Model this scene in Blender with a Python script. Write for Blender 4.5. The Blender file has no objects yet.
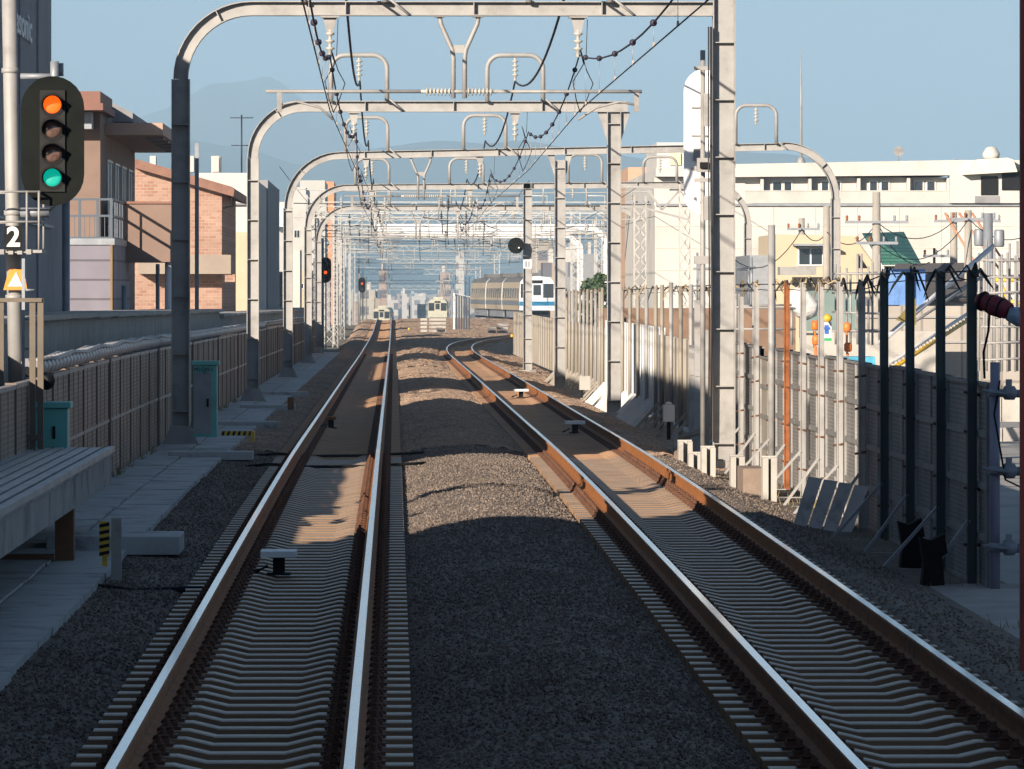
import bpy, math, random
import numpy as np
from mathutils import Vector, Matrix
random.seed(11)
rad = math.radians
scn = bpy.context.scene
# ------------------------------------------------------------------ camera, light, world
F = 6000.0                                   # focal length in pixels of a 1024 px wide frame
YAW = math.atan(118/6000)
CAM = Vector((0.78, 0.0, 2.3))
FWD = Vector((math.sin(YAW), math.cos(YAW), 0)); RGT = Vector((math.cos(YAW), -math.sin(YAW), 0))
cd = bpy.data.cameras.new('camera'); cam = bpy.data.objects.new('camera', cd)
scn.collection.objects.link(cam); scn.camera = cam
cam.location = CAM; cam.rotation_euler = (rad(90), 0, -YAW)
cd.sensor_width = 36; cd.lens = F/1024*36; cd.shift_y = -94.5/1024
cd.clip_start = 0.5; cd.clip_end = 40000
SUN_EL, SUN_AZ = 17.0, 30.0                  # behind the camera, to the left
ldir = Vector((math.sin(rad(SUN_AZ))*math.cos(rad(SUN_EL)), math.cos(rad(SUN_AZ))*math.cos(rad(SUN_EL)), -math.sin(rad(SUN_EL))))
sd = bpy.data.lights.new('sun', 'SUN'); sun = bpy.data.objects.new('sun', sd); scn.collection.objects.link(sun)
sun.rotation_euler = ldir.to_track_quat('-Z', 'Y').to_euler(); sun.location = (-50, -80, 60)
sd.energy = 5.0; sd.angle = rad(0.5); sd.color = (1.0, 0.86, 0.70)
w = bpy.data.worlds.new('World'); scn.world = w; w.use_nodes = True
nt = w.node_tree; nt.nodes.clear()
sky = nt.nodes.new('ShaderNodeTexSky'); sky.sky_type = 'NISHITA'; sky.sun_disc = False
sky.sun_elevation = rad(SUN_EL); sky.sun_rotation = rad(180+SUN_AZ)
sky.air_density = 1.0; sky.dust_density = 0.6; sky.ozone_density = 2.0
tc = nt.nodes.new('ShaderNodeTexCoord'); va = nt.nodes.new('ShaderNodeVectorMath'); va.operation = 'ADD'; va.inputs[1].default_value = (0, 0, .14)
nt.links.new(tc.outputs['Generated'], va.inputs[0]); nt.links.new(va.outputs[0], sky.inputs[0])
bg = nt.nodes.new('ShaderNodeBackground'); bg.inputs['Strength'].default_value = 0.062
wo = nt.nodes.new('ShaderNodeOutputWorld')
nt.links.new(sky.outputs[0], bg.inputs[0]); nt.links.new(bg.outputs[0], wo.inputs[0])
scn.view_settings.view_transform = 'Standard'; scn.view_settings.look = 'None'
scn.view_settings.exposure = 1.0; scn.view_settings.gamma = 1.0; scn.view_settings.use_curve_mapping = False
scn.cycles.max_bounces = 6; scn.cycles.volume_bounces = 0; scn.cycles.transparent_max_bounces = 12
scn.cycles.use_denoising = True

# ------------------------------------------------------------------ helpers
def P(px, py, D):
    """the point seen at pixel (px, py) at distance D in metres along the view axis"""
    return CAM + FWD*D + RGT*((px-512)/F*D) + Vector((0, 0, (290-py)/F*D))
def XP(px, D): return (px-394)/F*D + 0.78
def ZP(py, D): return 2.3 + (290-py)/F*D

def catmull(xs, ys):
    xs = np.array(xs, float); ys = np.array(ys, float)
    m = np.gradient(ys, xs)
    def f(x):
        x = min(max(x, xs[0]), xs[-1]); i = min(max(int(np.searchsorted(xs, x))-1, 0), len(xs)-2)
        h = xs[i+1]-xs[i]; t = (x-xs[i])/h
        return float((2*t**3-3*t*t+1)*ys[i]+(t**3-2*t*t+t)*h*m[i]+(-2*t**3+3*t*t)*ys[i+1]+(t**3-t*t)*h*m[i+1])
    return f
rz = catmull([-80, 0, 28.6, 48, 77, 105, 160, 263, 380, 469, 520, 600, 800, 1000, 1500, 3000, 12000],
             [0, 0, .03, .09, .13, .07, -.06, -.31, -.37, -.06, -.12, -.9, -3.2, -5, -6, -7, -7])
cv_ = catmull([0, 200, 245, 257, 280, 303, 321, 335, 361, 400, 450, 500, 560, 620, 700, 900], [0, 0, .0, .05, .28, .8, 1.55, 2.4, 4.7, 7.5, 9.4, 9.1, 7, 5, 4, 4])
def rx(y): return 3.57 + (cv_(y) if y > 240 else 0.0)

MATS = {}
def mat(name, col, rough=.7, metal=0., var=.15, scale=3., bump=0., bscale=40., spec=.5, dirt=None, streak=0., emit=None):
    if name in MATS: return MATS[name]
    m = bpy.data.materials.new(name); m.use_nodes = True; n = m.node_tree; L = n.links
    b = n.nodes['Principled BSDF']; b.inputs['Roughness'].default_value = rough; b.inputs['Metallic'].default_value = metal
    b.inputs['Specular IOR Level'].default_value = spec
    g = n.nodes.new('ShaderNodeNewGeometry'); mp = n.nodes.new('ShaderNodeMapping'); L.new(g.outputs['Position'], mp.inputs[0])
    if streak: mp.inputs['Scale'].default_value = (1, 1, streak)
    t = n.nodes.new('ShaderNodeTexNoise'); t.inputs['Scale'].default_value = scale; t.inputs['Detail'].default_value = 6; t.inputs['Roughness'].default_value = .65
    L.new(mp.outputs[0], t.inputs['Vector'])
    r = n.nodes.new('ShaderNodeValToRGB'); r.color_ramp.elements[0].position = .3; r.color_ramp.elements[1].position = .7
    c0 = tuple(c*(1-var) for c in col) if dirt is None else dirt
    r.color_ramp.elements[0].color = (*c0, 1); r.color_ramp.elements[1].color = (*[min(1, c*(1+var)) for c in col], 1)
    if dirt is not None:
        e = r.color_ramp.elements.new(.46); e.color = (*col, 1)
    L.new(t.outputs['Fac'], r.inputs[0]); L.new(r.outputs[0], b.inputs['Base Color'])
    if bump:
        t2 = n.nodes.new('ShaderNodeTexNoise'); t2.inputs['Scale'].default_value = bscale; t2.inputs['Detail'].default_value = 4
        L.new(g.outputs['Position'], t2.inputs['Vector'])
        bp = n.nodes.new('ShaderNodeBump'); bp.inputs['Strength'].default_value = 1; bp.inputs['Distance'].default_value = bump
        L.new(t2.outputs['Fac'], bp.inputs['Height']); L.new(bp.outputs[0], b.inputs['Normal'])
    if emit:
        b.inputs['Emission Color'].default_value = (*emit[0], 1); b.inputs['Emission Strength'].default_value = emit[1]
    MATS[name] = m; return m

def brickmat(name, c1, c2, mortar, sx, sz, axis='x', msize=.02, rough=.8, bump=.004, offset=.5, metal=0., var=.2):
    """courses of bricks / tiles / slots laid over a vertical face: sx, sz are the size of one cell in metres"""
    if name in MATS: return MATS[name]
    m = bpy.data.materials.new(name); m.use_nodes = True; n = m.node_tree; L = n.links; b = n.nodes['Principled BSDF']
    b.inputs['Roughness'].default_value = rough; b.inputs['Metallic'].default_value = metal
    g = n.nodes.new('ShaderNodeNewGeometry'); s = n.nodes.new('ShaderNodeSeparateXYZ'); L.new(g.outputs['Position'], s.inputs[0])
    c = n.nodes.new('ShaderNodeCombineXYZ')
    L.new(s.outputs['X' if axis == 'x' else 'Y'], c.inputs['X']); L.new(s.outputs['Z'], c.inputs['Y'])
    k = n.nodes.new('ShaderNodeTexBrick'); L.new(c.outputs[0], k.inputs['Vector'])
    k.inputs['Scale'].default_value = 1; k.inputs['Brick Width'].default_value = sx; k.inputs['Row Height'].default_value = sz
    k.inputs['Mortar Size'].default_value = msize; k.inputs['Mortar Smooth'].default_value = .1; k.offset = offset
    k.inputs['Color1'].default_value = (*c1, 1); k.inputs['Color2'].default_value = (*c2, 1); k.inputs['Mortar'].default_value = (*mortar, 1)
    t = n.nodes.new('ShaderNodeTexNoise'); t.inputs['Scale'].default_value = 1.3; t.inputs['Detail'].default_value = 6
    L.new(g.outputs['Position'], t.inputs['Vector'])
    mr = n.nodes.new('ShaderNodeMapRange'); mr.inputs['From Min'].default_value = .3; mr.inputs['From Max'].default_value = .7
    mr.inputs['To Min'].default_value = 1-var; mr.inputs['To Max'].default_value = 1+var*.6; L.new(t.outputs['Fac'], mr.inputs[0])
    vm = n.nodes.new('ShaderNodeVectorMath'); vm.operation = 'SCALE'; L.new(k.outputs['Color'], vm.inputs[0]); L.new(mr.outputs[0], vm.inputs['Scale'])
    L.new(vm.outputs[0], b.inputs['Base Color'])
    bp = n.nodes.new('ShaderNodeBump'); bp.invert = True; bp.inputs['Distance'].default_value = bump; L.new(k.outputs['Fac'], bp.inputs['Height']); L.new(bp.outputs[0], b.inputs['Normal'])
    MATS[name] = m; return m

class MB:
    def __init__(s): s.v = []; s.f = []; s.m = []; s.sm = []
    def add(s, vs, fs, m=0, smooth=False):
        o = len(s.v); s.v += [tuple(v) for v in vs]
        for f in fs: s.f.append(tuple(i+o for i in f)); s.m.append(m); s.sm.append(smooth)
        return s
    def box(s, x0, x1, y0, y1, z0, z1, m=0):
        v = [(x, y, z) for z in (z0, z1) for y in (y0, y1) for x in (x0, x1)]
        return s.add(v, [(0, 2, 3, 1), (4, 5, 7, 6), (0, 1, 5, 4), (2, 6, 7, 3), (0, 4, 6, 2), (1, 3, 7, 5)], m)
    def cbox(s, c, sx, sy, sz, M=None, m=0):
        v = [Vector((x, y, z)) for z in (-sz/2, sz/2) for y in (-sy/2, sy/2) for x in (-sx/2, sx/2)]
        if M is not None: v = [M @ a for a in v]
        c = Vector(c); v = [a+c for a in v]
        return s.add(v, [(0, 2, 3, 1), (4, 5, 7, 6), (0, 1, 5, 4), (2, 6, 7, 3), (0, 4, 6, 2), (1, 3, 7, 5)], m)
    def bar(s, a, b, w, h=None, m=0):
        """square bar from a to b"""
        a = Vector(a); b = Vector(b); h = h or w; d = b-a
        M = d.to_track_quat('Y', 'Z').to_matrix()
        return s.cbox((a+b)/2, w, d.length, h, M, m)
    def tube(s, pts, r, n=8, m=0, cap=True, rr=None):
        pts = [Vector(p) for p in pts]; N = len(pts); vs = []
        ref = Vector((0, 0, 1))
        for i, p in enumerate(pts):
            t = (pts[min(i+1, N-1)]-pts[max(i-1, 0)]).normalized()
            if abs(t.z) > .95: ref_ = Vector((1, 0, 0))
            else: ref_ = ref
            if i == 0: u = t.cross(ref_).normalized()
            else:
                u = (u - t*u.dot(t)); u = u.normalized() if u.length > 1e-6 else t.cross(ref_).normalized()
            w_ = t.cross(u); q = rr[i] if rr else r
            for k in range(n):
                a = 2*math.pi*k/n; vs.append(p+u*(q*math.cos(a))+w_*(q*math.sin(a)))
        fs = [(i*n+k, i*n+(k+1) % n, (i+1)*n+(k+1) % n, (i+1)*n+k) for i in range(N-1) for k in range(n)]
        s.add(vs, fs, m, True)
        if cap:
            o = len(s.v)-N*n
            s.f.append(tuple(o+k for k in reversed(range(n)))); s.m.append(m); s.sm.append(False)
            s.f.append(tuple(o+(N-1)*n+k for k in range(n))); s.m.append(m); s.sm.append(False)
        return s
    def lathe(s, prof, a, d, n=12, m=0):
        """prof: (radius, distance along d) pairs, spun about the axis from a along d"""
        a = Vector(a); d = Vector(d).normalized()
        return s.tube([a+d*z for r, z in prof], 0, n, m, True, [max(r, .0005) for r, z in prof]) if all(prof[i+1][1] > prof[i][1] for i in range(len(prof)-1)) else s
    def prism(s, poly, y0, y1, m=0):
        """poly in (x, z), extruded along y; m on all faces"""
        n = len(poly); v = [(x, y0, z) for x, z in poly]+[(x, y1, z) for x, z in poly]
        fs = [tuple(range(n)), tuple(reversed(range(n, 2*n)))]+[(i, i+n, (i+1) % n+n, (i+1) % n) for i in range(n)]
        return s.add(v, fs, m)
    def prismx(s, poly, x0, x1, m=0):
        n = len(poly); v = [(x0, y, z) for y, z in poly]+[(x1, y, z) for y, z in poly]
        fs = [tuple(reversed(range(n))), tuple(range(n, 2*n))]+[(i, (i+1) % n, (i+1) % n+n, i+n) for i in range(n)]
        return s.add(v, fs, m)
    def sweep(s, pts, y, off, t, b, m=0):
        """flat plate following a 2-D path (x, z) in the plane y: offset off, thickness t, width b along y"""
        N = len(pts); vs = []
        for i, (x, z) in enumerate(pts):
            x0, z0 = pts[max(i-1, 0)]; x1, z1 = pts[min(i+1, N-1)]
            l = math.hypot(x1-x0, z1-z0); nx, nz = -(z1-z0)/l, (x1-x0)/l
            for o, yy in ((off-t/2, y-b/2), (off+t/2, y-b/2), (off+t/2, y+b/2), (off-t/2, y+b/2)):
                vs.append((x+nx*o, yy, z+nz*o))
        fs = [(i*4+k, i*4+(k+1) % 4, (i+1)*4+(k+1) % 4, (i+1)*4+k) for i in range(N-1) for k in range(4)]
        fs += [(3, 2, 1, 0), tuple((N-1)*4+k for k in range(4))]
        return s.add(vs, fs, m)
    def build(s, name, mats, parent=None, label=None, cat=None, group=None, kind=None, loc=None, bevel=0):
        me = bpy.data.meshes.new(name)
        wl = Vector((0, 0, 0))
        if parent is not None: wl = Vector(parent['_o'])
        elif loc is not None: wl = Vector(loc)
        v = np.array(s.v, dtype=np.float64)-np.array(wl)
        me.from_pydata(v.tolist(), [], s.f)
        if not isinstance(mats, (list, tuple)): mats = [mats]
        for m_ in mats: me.materials.append(m_)
        me.polygons.foreach_set('material_index', s.m); me.polygons.foreach_set('use_smooth', s.sm)
        me.update()
        o = bpy.data.objects.new(name, me); scn.collection.objects.link(o)
        if parent is not None:
            o.parent = parent; o['_o'] = parent['_o']
        else:
            o.location = wl; o['_o'] = tuple(wl)
        if label: o['label'] = label
        if cat: o['category'] = cat
        if group: o['group'] = group
        if kind: o['kind'] = kind
        if bevel:
            bm_ = o.modifiers.new('bevel', 'BEVEL'); bm_.width = bevel; bm_.segments = 2; bm_.limit_method = 'ANGLE'
        return o
def thing(name, loc, label, cat, group=None, kind=None):
    o = bpy.data.objects.new(name, None); scn.collection.objects.link(o); o.location = loc; o['_o'] = tuple(loc)
    o.empty_display_size = .2
    o['label'] = label; o['category'] = cat
    if group: o['group'] = group
    if kind: o['kind'] = kind
    return o
def text(body, size, M, m, parent, name='lettering', depth=.004, sx=1.0, bold=0.0):
    """raised lettering; M places the text plane in the world"""
    c = bpy.data.curves.new(name, 'FONT'); c.body = body; c.size = size; c.extrude = depth; c.offset = bold
    c.align_x = 'CENTER'; c.align_y = 'CENTER'; c.materials.append(m)
    tmp = bpy.data.objects.new(name, c); scn.collection.objects.link(tmp)
    dg = bpy.context.evaluated_depsgraph_get(); dg.update()
    me = bpy.data.meshes.new_from_object(tmp.evaluated_get(dg)); me.name = name
    bpy.data.objects.remove(tmp); bpy.data.curves.remove(c)
    me.transform(Matrix.Translation(-Vector(parent['_o'])) @ M @ Matrix.Diagonal((sx, 1, 1, 1)))
    o = bpy.data.objects.new(name, me); scn.collection.objects.link(o); o.parent = parent; o['_o'] = parent['_o']; return o
FACE = Matrix.Rotation(rad(90), 4, 'X')                       # text plane facing the camera
SIDE_R = Matrix.Rotation(rad(90), 4, 'Z') @ Matrix.Rotation(rad(90), 4, 'X')   # facing +X (a wall left of the track)

# ------------------------------------------------------------------ materials
galv = mat('galvanised_steel', (.275, .27, .265), .6, .1, .2, 2.5, .0006, 30, dirt=(.20, .19, .185))
galv_w = mat('white_painted_steel', (.62, .62, .64), .5, .0, .06, 1.5)
galv_d = mat('dull_grey_steel', (.23, .25, .28), .55, .3, .2, 3)
dark_green = mat('dark_green_painted_post', (.018, .04, .045), .45, 0, .2, 3)
rust = mat('rusty_steel', (.22, .075, .025), .85, .1, .35, 9, .001, 60, dirt=(.11, .035, .012))
railrust = mat('rail_rust', (.26, .095, .022), .8, .05, .3, 5, .0008, 50, dirt=(.12, .042, .013))
railtop = mat('polished_rail_head', (.72, .74, .78), .17, 1., .05, 8)
fastm = mat('rusty_fastening', (.10, .045, .025), .85, .1, .4, 12)
conc = mat('concrete', (.28, .27, .26), .85, 0, .25, 2.2, .003, 45, dirt=(.12, .115, .105))
conc_l = mat('pale_concrete', (.36, .345, .32), .85, 0, .15, 1.6, .002, 45, dirt=(.25, .235, .22))
slabm = mat('walkway_concrete', (.34, .345, .345), .75, 0, .25, 2.2, .003, 30, dirt=(.12, .12, .12))
sleeperm = mat('sleeper_concrete', (.19, .115, .065), .85, 0, .3, 1.2, .002, 50, dirt=(.13, .078, .043))  # sleeper sides: dusty brown, darkened to put front-face shade into the colour
sleepert = mat('skylit_sleeper_top', (.27, .205, .15), .45, 0, .25, 1.5, .002, 50, dirt=(.19, .135, .09))  # top paler than the sides, the sky's gleam put into its colour
white = mat('white_paint', (.62, .62, .62), .5, 0, .04, 1)
black = mat('black_paint', (.008, .008, .009), .6, 0, .2, 4, spec=.15)
blackm = mat('matt_black_background_plate', (.009, .0105, .010), .8, 0, .3, 3, spec=.08)
cream_i = mat('insulator_porcelain', (.40, .385, .35), .3, 0, .06, 3)
wirem = mat('dark_wire', (.03, .03, .035), .6, .3, .2, 3)
beadm = mat('dark_clamp', (.03, .022, .045), .6, 0, .2, 3)
thinw = mat('dropper_wire', (.33, .31, .3), .5, .5, .2, 3)
teal = mat('teal_cabinet_paint', (.10, .36, .33), .5, 0, .12, 2, .0005, 15, dirt=(.07, .24, .22))
tealw = mat('faded_cabinet_front', (.20, .23, .24), .5, 0, .2, 2)
orangep = mat('orange_reflector', (.75, .24, .03), .5, 0, .1, 3)
yellow = mat('yellow_paint', (.62, .38, .03), .5, 0, .15, 3)
glass = mat('dark_window_glass', (.02, .025, .03), .08, 0, .3, .6, spec=.9)
brownwood = mat('brown_steel_leg', (.15, .065, .025), .7, 0, .3, 4)

# ------------------------------------------------------------------ haze
hz = MB().box(-4000, 4000, -200, 11000, -9.5, 420)
hm = bpy.data.materials.new('haze_air'); hm.use_nodes = True; hn = hm.node_tree
hn.nodes.remove(hn.nodes['Principled BSDF'])
pv = hn.nodes.new('ShaderNodeVolumePrincipled'); pv.inputs['Density'].default_value = 2.3e-4; pv.inputs['Color'].default_value = (.40, .61, .82, 1)
pv.inputs['Anisotropy'].default_value = -0.16
hn.links.new(pv.outputs[0], hn.nodes['Material Output'].inputs['Volume'])
hazeo = hz.build('haze', hm, kind='stuff', label='pale blue haze over the distant city and mountains', cat='haze')

# ------------------------------------------------------------------ ground, ballast, yard, walkway
def strip(xs_fn, ys, name, m, kind='structure', label=None, cat=None):
    b = MB(); rows = [xs_fn(y) for y in ys]; n = len(rows[0])
    vs = [(x, y, z) for y, row in zip(ys, rows) for x, z in row]
    fs = [(i*n+k, i*n+k+1, (i+1)*n+k+1, (i+1)*n+k) for i in range(len(ys)-1) for k in range(n-1)]
    b.add(vs, fs, 0, True); return b.build(name, m, kind=kind, label=label, cat=cat)
ysG = [-120]+list(range(-100, 560, 10))+list(range(560, 1100, 30))+[1200, 1400, 1700, 2200, 3000, 4500, 7000, 10800]
groundm = mat('dry_city_ground', (.16, .14, .105), .95, 0, .25, .3, .01, 10)
strip(lambda y: [(x, rz(y)-.62) for x in (-3800, -1200, -300, -80, -30, -12, -6, 0, 6, 12, 30, 80, 300, 1200, 3800)], ysG, 'ground', groundm)
yardm = mat('construction_yard_concrete', (.30, .29, .275), .85, 0, .18, .5, .003, 20, dirt=(.22, .21, .19))
strip(lambda y: [(6.35, rz(y)-.5), (9, rz(y)-.52), (16, rz(y)-.56), (45, rz(y)-.58)], list(range(-20, 190, 6)), 'yard_pavement', yardm)

gm = bpy.data.materials.new('ballast_gravel'); gm.use_nodes = True; n = gm.node_tree; L = n.links; b = n.nodes['Principled BSDF']; b.inputs['Roughness'].default_value = .95; b.inputs['Specular IOR Level'].default_value = .2
g = n.nodes.new('ShaderNodeNewGeometry'); vo = n.nodes.new('ShaderNodeTexVoronoi'); vo.inputs['Scale'].default_value = 34
L.new(g.outputs['Position'], vo.inputs['Vector'])
r1 = n.nodes.new('ShaderNodeValToRGB'); L.new(vo.outputs['Color'], r1.inputs[0])
r1.color_ramp.elements[0].color = (.075, .066, .062, 1); r1.color_ramp.elements[1].color = (.29, .245, .215, 1)
t = n.nodes.new('ShaderNodeTexNoise'); t.inputs['Scale'].default_value = .5; t.inputs['Detail'].default_value = 5; L.new(g.outputs['Position'], t.inputs['Vector'])
r2 = n.nodes.new('ShaderNodeValToRGB'); r2.color_ramp.elements[0].position = .35; r2.color_ramp.elements[1].position = .65
r2.color_ramp.elements[0].color = (.80, .76, .72, 1); r2.color_ramp.elements[1].color = (1.05, 1.0, .95, 1); L.new(t.outputs['Fac'], r2.inputs[0])
mx = n.nodes.new('ShaderNodeMix'); mx.data_type = 'RGBA'; mx.blend_type = 'MULTIPLY'; mx.inputs[0].default_value = 1
L.new(r1.outputs[0], mx.inputs[6]); L.new(r2.outputs[0], mx.inputs[7]); L.new(mx.outputs[2], b.inputs['Base Color'])
bp = n.nodes.new('ShaderNodeBump'); bp.invert = True; bp.inputs['Distance'].default_value = .015; L.new(vo.outputs['Distance'], bp.inputs['Height']); L.new(bp.outputs[0], b.inputs['Normal'])
def bal(y):
    c = rx(y)-3.57; z = rz(y); h = .03*math.sin(y*.21)+.02*math.sin(y*.57+1)
    return [(x+c*k, z+dz) for x, dz, k in (
        (-2.1, -.42, 0), (-1.62, -.16, 0), (-1.3, -.17, 0), (-1.0, -.19, 0), (-.89, -.24, 0), (-.87, -.27, 0), (0, -.30, 0), (.87, -.27, 0), (.89, -.22, 0), (1.2, -.145+h*.4, 0), (1.5, -.105+h*.8, .25),
        (1.8, -.085+h*.8, .5), (2.1, -.105+h*.8, .75), (2.4, -.145+h*.4, 1), (2.68, -.22, 1), (2.70, -.27, 1), (3.57, -.30, 1), (4.44, -.27, 1), (4.46, -.23, 1), (4.8, -.25, 1), (5.2, -.40, 1), (5.6, -.47, 1), (6.4, -.5, 1))]
ysB = [i*2. for i in range(-30, 130)]+[260+i*5. for i in range(0, 60)]+[560+i*20 for i in range(30)]
strip(bal, [y for y in ysB if y <= 88], 'ballast_bed', gm)
def rough(y0, y1, sy, nx, amp):
    g_ = np.random.default_rng(9); n = int((y1-y0)/sy)+1; ys = np.linspace(y0, y1, n); vs = np.zeros((n, nx, 3))
    for i, y in enumerate(ys):
        row = bal(y); X_ = np.linspace(row[0][0], row[-1][0], nx); vs[i, :, 0] = X_+g_.uniform(-.03, .03, nx); vs[i, :, 1] = y+g_.uniform(-.3, .3, nx)*sy*(0 < i < n-1)
        vs[i, :, 2] = np.interp(X_, [q[0] for q in row], [q[1] for q in row])+g_.uniform(-amp, amp, nx)
    b = MB(); b.v = vs.reshape(-1, 3).tolist(); b.f = [(i*nx+k, i*nx+k+1, (i+1)*nx+k+1, (i+1)*nx+k) for i in range(n-1) for k in range(nx-1)]
    b.m = [0]*len(b.f); b.sm = [False]*len(b.f); b.build('ballast_bed', gm2, kind='structure')
gm2 = gm.copy(); gm2.name = 'sunlit_rusty_ballast'  # far gravel: rusty brown, brightened to put sunlight into the colour
for nd in gm2.node_tree.nodes:
    if nd.type == 'VALTORGB' and nd.color_ramp.elements[0].color[0] < .3: nd.color_ramp.elements[0].color = (.20, .15, .115, 1); nd.color_ramp.elements[1].color = (.48, .36, .28, 1)
rough(88, 200, .07, 90, .034); rough(200, 560, .18, 80, .065)
# loose stones over the shoulders near the camera: nobody could count them
def stones():
    rng = np.random.default_rng(3); N = 50000
    t_ = (1+5**.5)/2
    base = np.array([(-1, t_, 0), (1, t_, 0), (-1, -t_, 0), (1, -t_, 0), (0, -1, t_), (0, 1, t_), (0, -1, -t_), (0, 1, -t_)])/1.9
    fs8 = [(0, 1, 5), (0, 5, 2), (2, 5, 4), (1, 3, 4), (1, 4, 5), (2, 4, 3), (0, 2, 6), (0, 6, 7), (0, 7, 1), (1, 7, 3), (3, 7, 6), (3, 6, 2)]
    V = np.zeros((N, 8, 3)); 
    y = 26+(rng.random(N)**1.6)*62; reg = rng.random(N); x = np.where(reg < .64, .9+rng.random(N)*1.77, np.where(reg < .86, -1.6+rng.random(N)*.7, 4.47+rng.random(N)*1.0))
    prof = bal
    for i in range(N):
        row = bal(y[i]); z = np.interp(x[i], [q[0] for q in row], [q[1] for q in row])
        s_ = rng.uniform(.007, .016); A = rng.normal(size=(3, 3)); q, _ = np.linalg.qr(A)
        V[i] = (base*rng.uniform(.6, 1.25, (8, 3))*s_) @ q + np.array((x[i], y[i], z+s_*.35))
    b_ = MB(); b_.v = V.reshape(-1, 3).tolist(); b_.f = [tuple(k+8*i for k in f) for i in range(N) for f in fs8]
    b_.m = [0]*len(b_.f); b_.sm = [False]*len(b_.f)
    b_.build('loose_ballast_stones', gm, kind='stuff', label='loose grey brown ballast stones heaped between the tracks', cat='gravel')
stones()

# walkway: trough lids laid end to end on the left
b_ = MB(); y = -20.
def slab(b, x0, x1, y0, y1, t, h, m=0):
    v = [(x, yy, rz(yy)+zz) for zz in (t-h, t) for yy in (y0, y1) for x in (x0, x1)]
    b.add(v, [(0, 2, 3, 1), (4, 5, 7, 6), (0, 1, 5, 4), (2, 6, 7, 3), (0, 4, 6, 2), (1, 3, 7, 5)], m)
while y < 262:
    for x0, x1, up_ in ((-2.66, -2.14, -.09), (-2.12, -1.58, -.105)):
        slab(b_, x0, x1+random.uniform(-.012, .012), y+.006, y+1.494, up_+random.uniform(-.004, .004), .3)
    y += 1.5
b_.build('walkway', slabm, kind='structure')

# ------------------------------------------------------------------ the two railway tracks
def rail_profile():
    return [(-.061, -.153), (-.061, -.142), (-.012, -.125), (-.009, -.045), (-.0325, -.034), (-.0325, -.007), (-.026, 0), (.026, 0), (.0325, -.007), (.0325, -.034), (.009, -.045), (.012, -.125), (.061, -.142), (.061, -.153)]
def rail_mesh(cx, off, ys):
    pf = rail_profile(); n = len(pf); vs = []
    for y in ys:
        s_ = (cx(y+1)-cx(y-1))/2; L_ = math.hypot(1, s_)
        for x, z in pf: vs.append((cx(y)+(off+x)/L_, y-(off+x)*s_/L_, rz(y)+z))
    b = MB(); o = 0
    b.v = vs
    for i in range(len(ys)-1):
        for k in range(n):
            b.f.append((i*n+k, i*n+(k+1) % n, (i+1)*n+(k+1) % n, (i+1)*n+k)); b.m.append(1 if k == 6 else 0); b.sm.append(False)
    b.f.append(tuple(reversed(range(n)))); b.m.append(0); b.sm.append(False)
    return b
def sleeper_mb():
    b = MB(); st = [(-.88, 0), (-.35, 0), (-.2, -.035), (.2, -.035), (.35, 0), (.88, 0)]
    vs = []
    for x, dz in st:
        for y_, z_ in ((-.125, -.15), (-.10, dz-.006), (-.08, dz), (.08, dz), (.10, dz-.006), (.125, -.15)): vs.append((x, y_, z_))
    n = 6; fs = [(i*n+k, i*n+k+1, (i+1)*n+k+1, (i+1)*n+k) for i in range(5) for k in range(5)]+[tuple(range(6)), tuple(reversed(range(30, 36)))]
    b.add(vs, fs); b.m = [0 if (q < 25 and q % 5 in (1, 2, 3)) else 1 for q in range(27)]; return b
def fast_mb(off):
    b = MB(); b.box(off-.17, off+.17, -.08, .08, .001, .018)
    for sx in (-1, 1):
        b.box(off+sx*.115-.035, off+sx*.115+.035, -.05, .05, .018, .045)
        b.lathe([(.02, 0), (.02, .035), (.013, .036), (.013, .06)], (off+sx*.115, 0, .04), (0, 0, 1), 8)
        b.tube([(off+sx*.062, -.04, .04), (off+sx*.09, -.045, .06), (off+sx*.14, -.02, .055), (off+sx*.14, .02, .055), (off+sx*.09, .045, .06), (off+sx*.062, .04, .04)], .008, 6)
    return b
sl0 = sleeper_mb(); f0 = [fast_mb(-.5665), fast_mb(.5665)]
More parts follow.
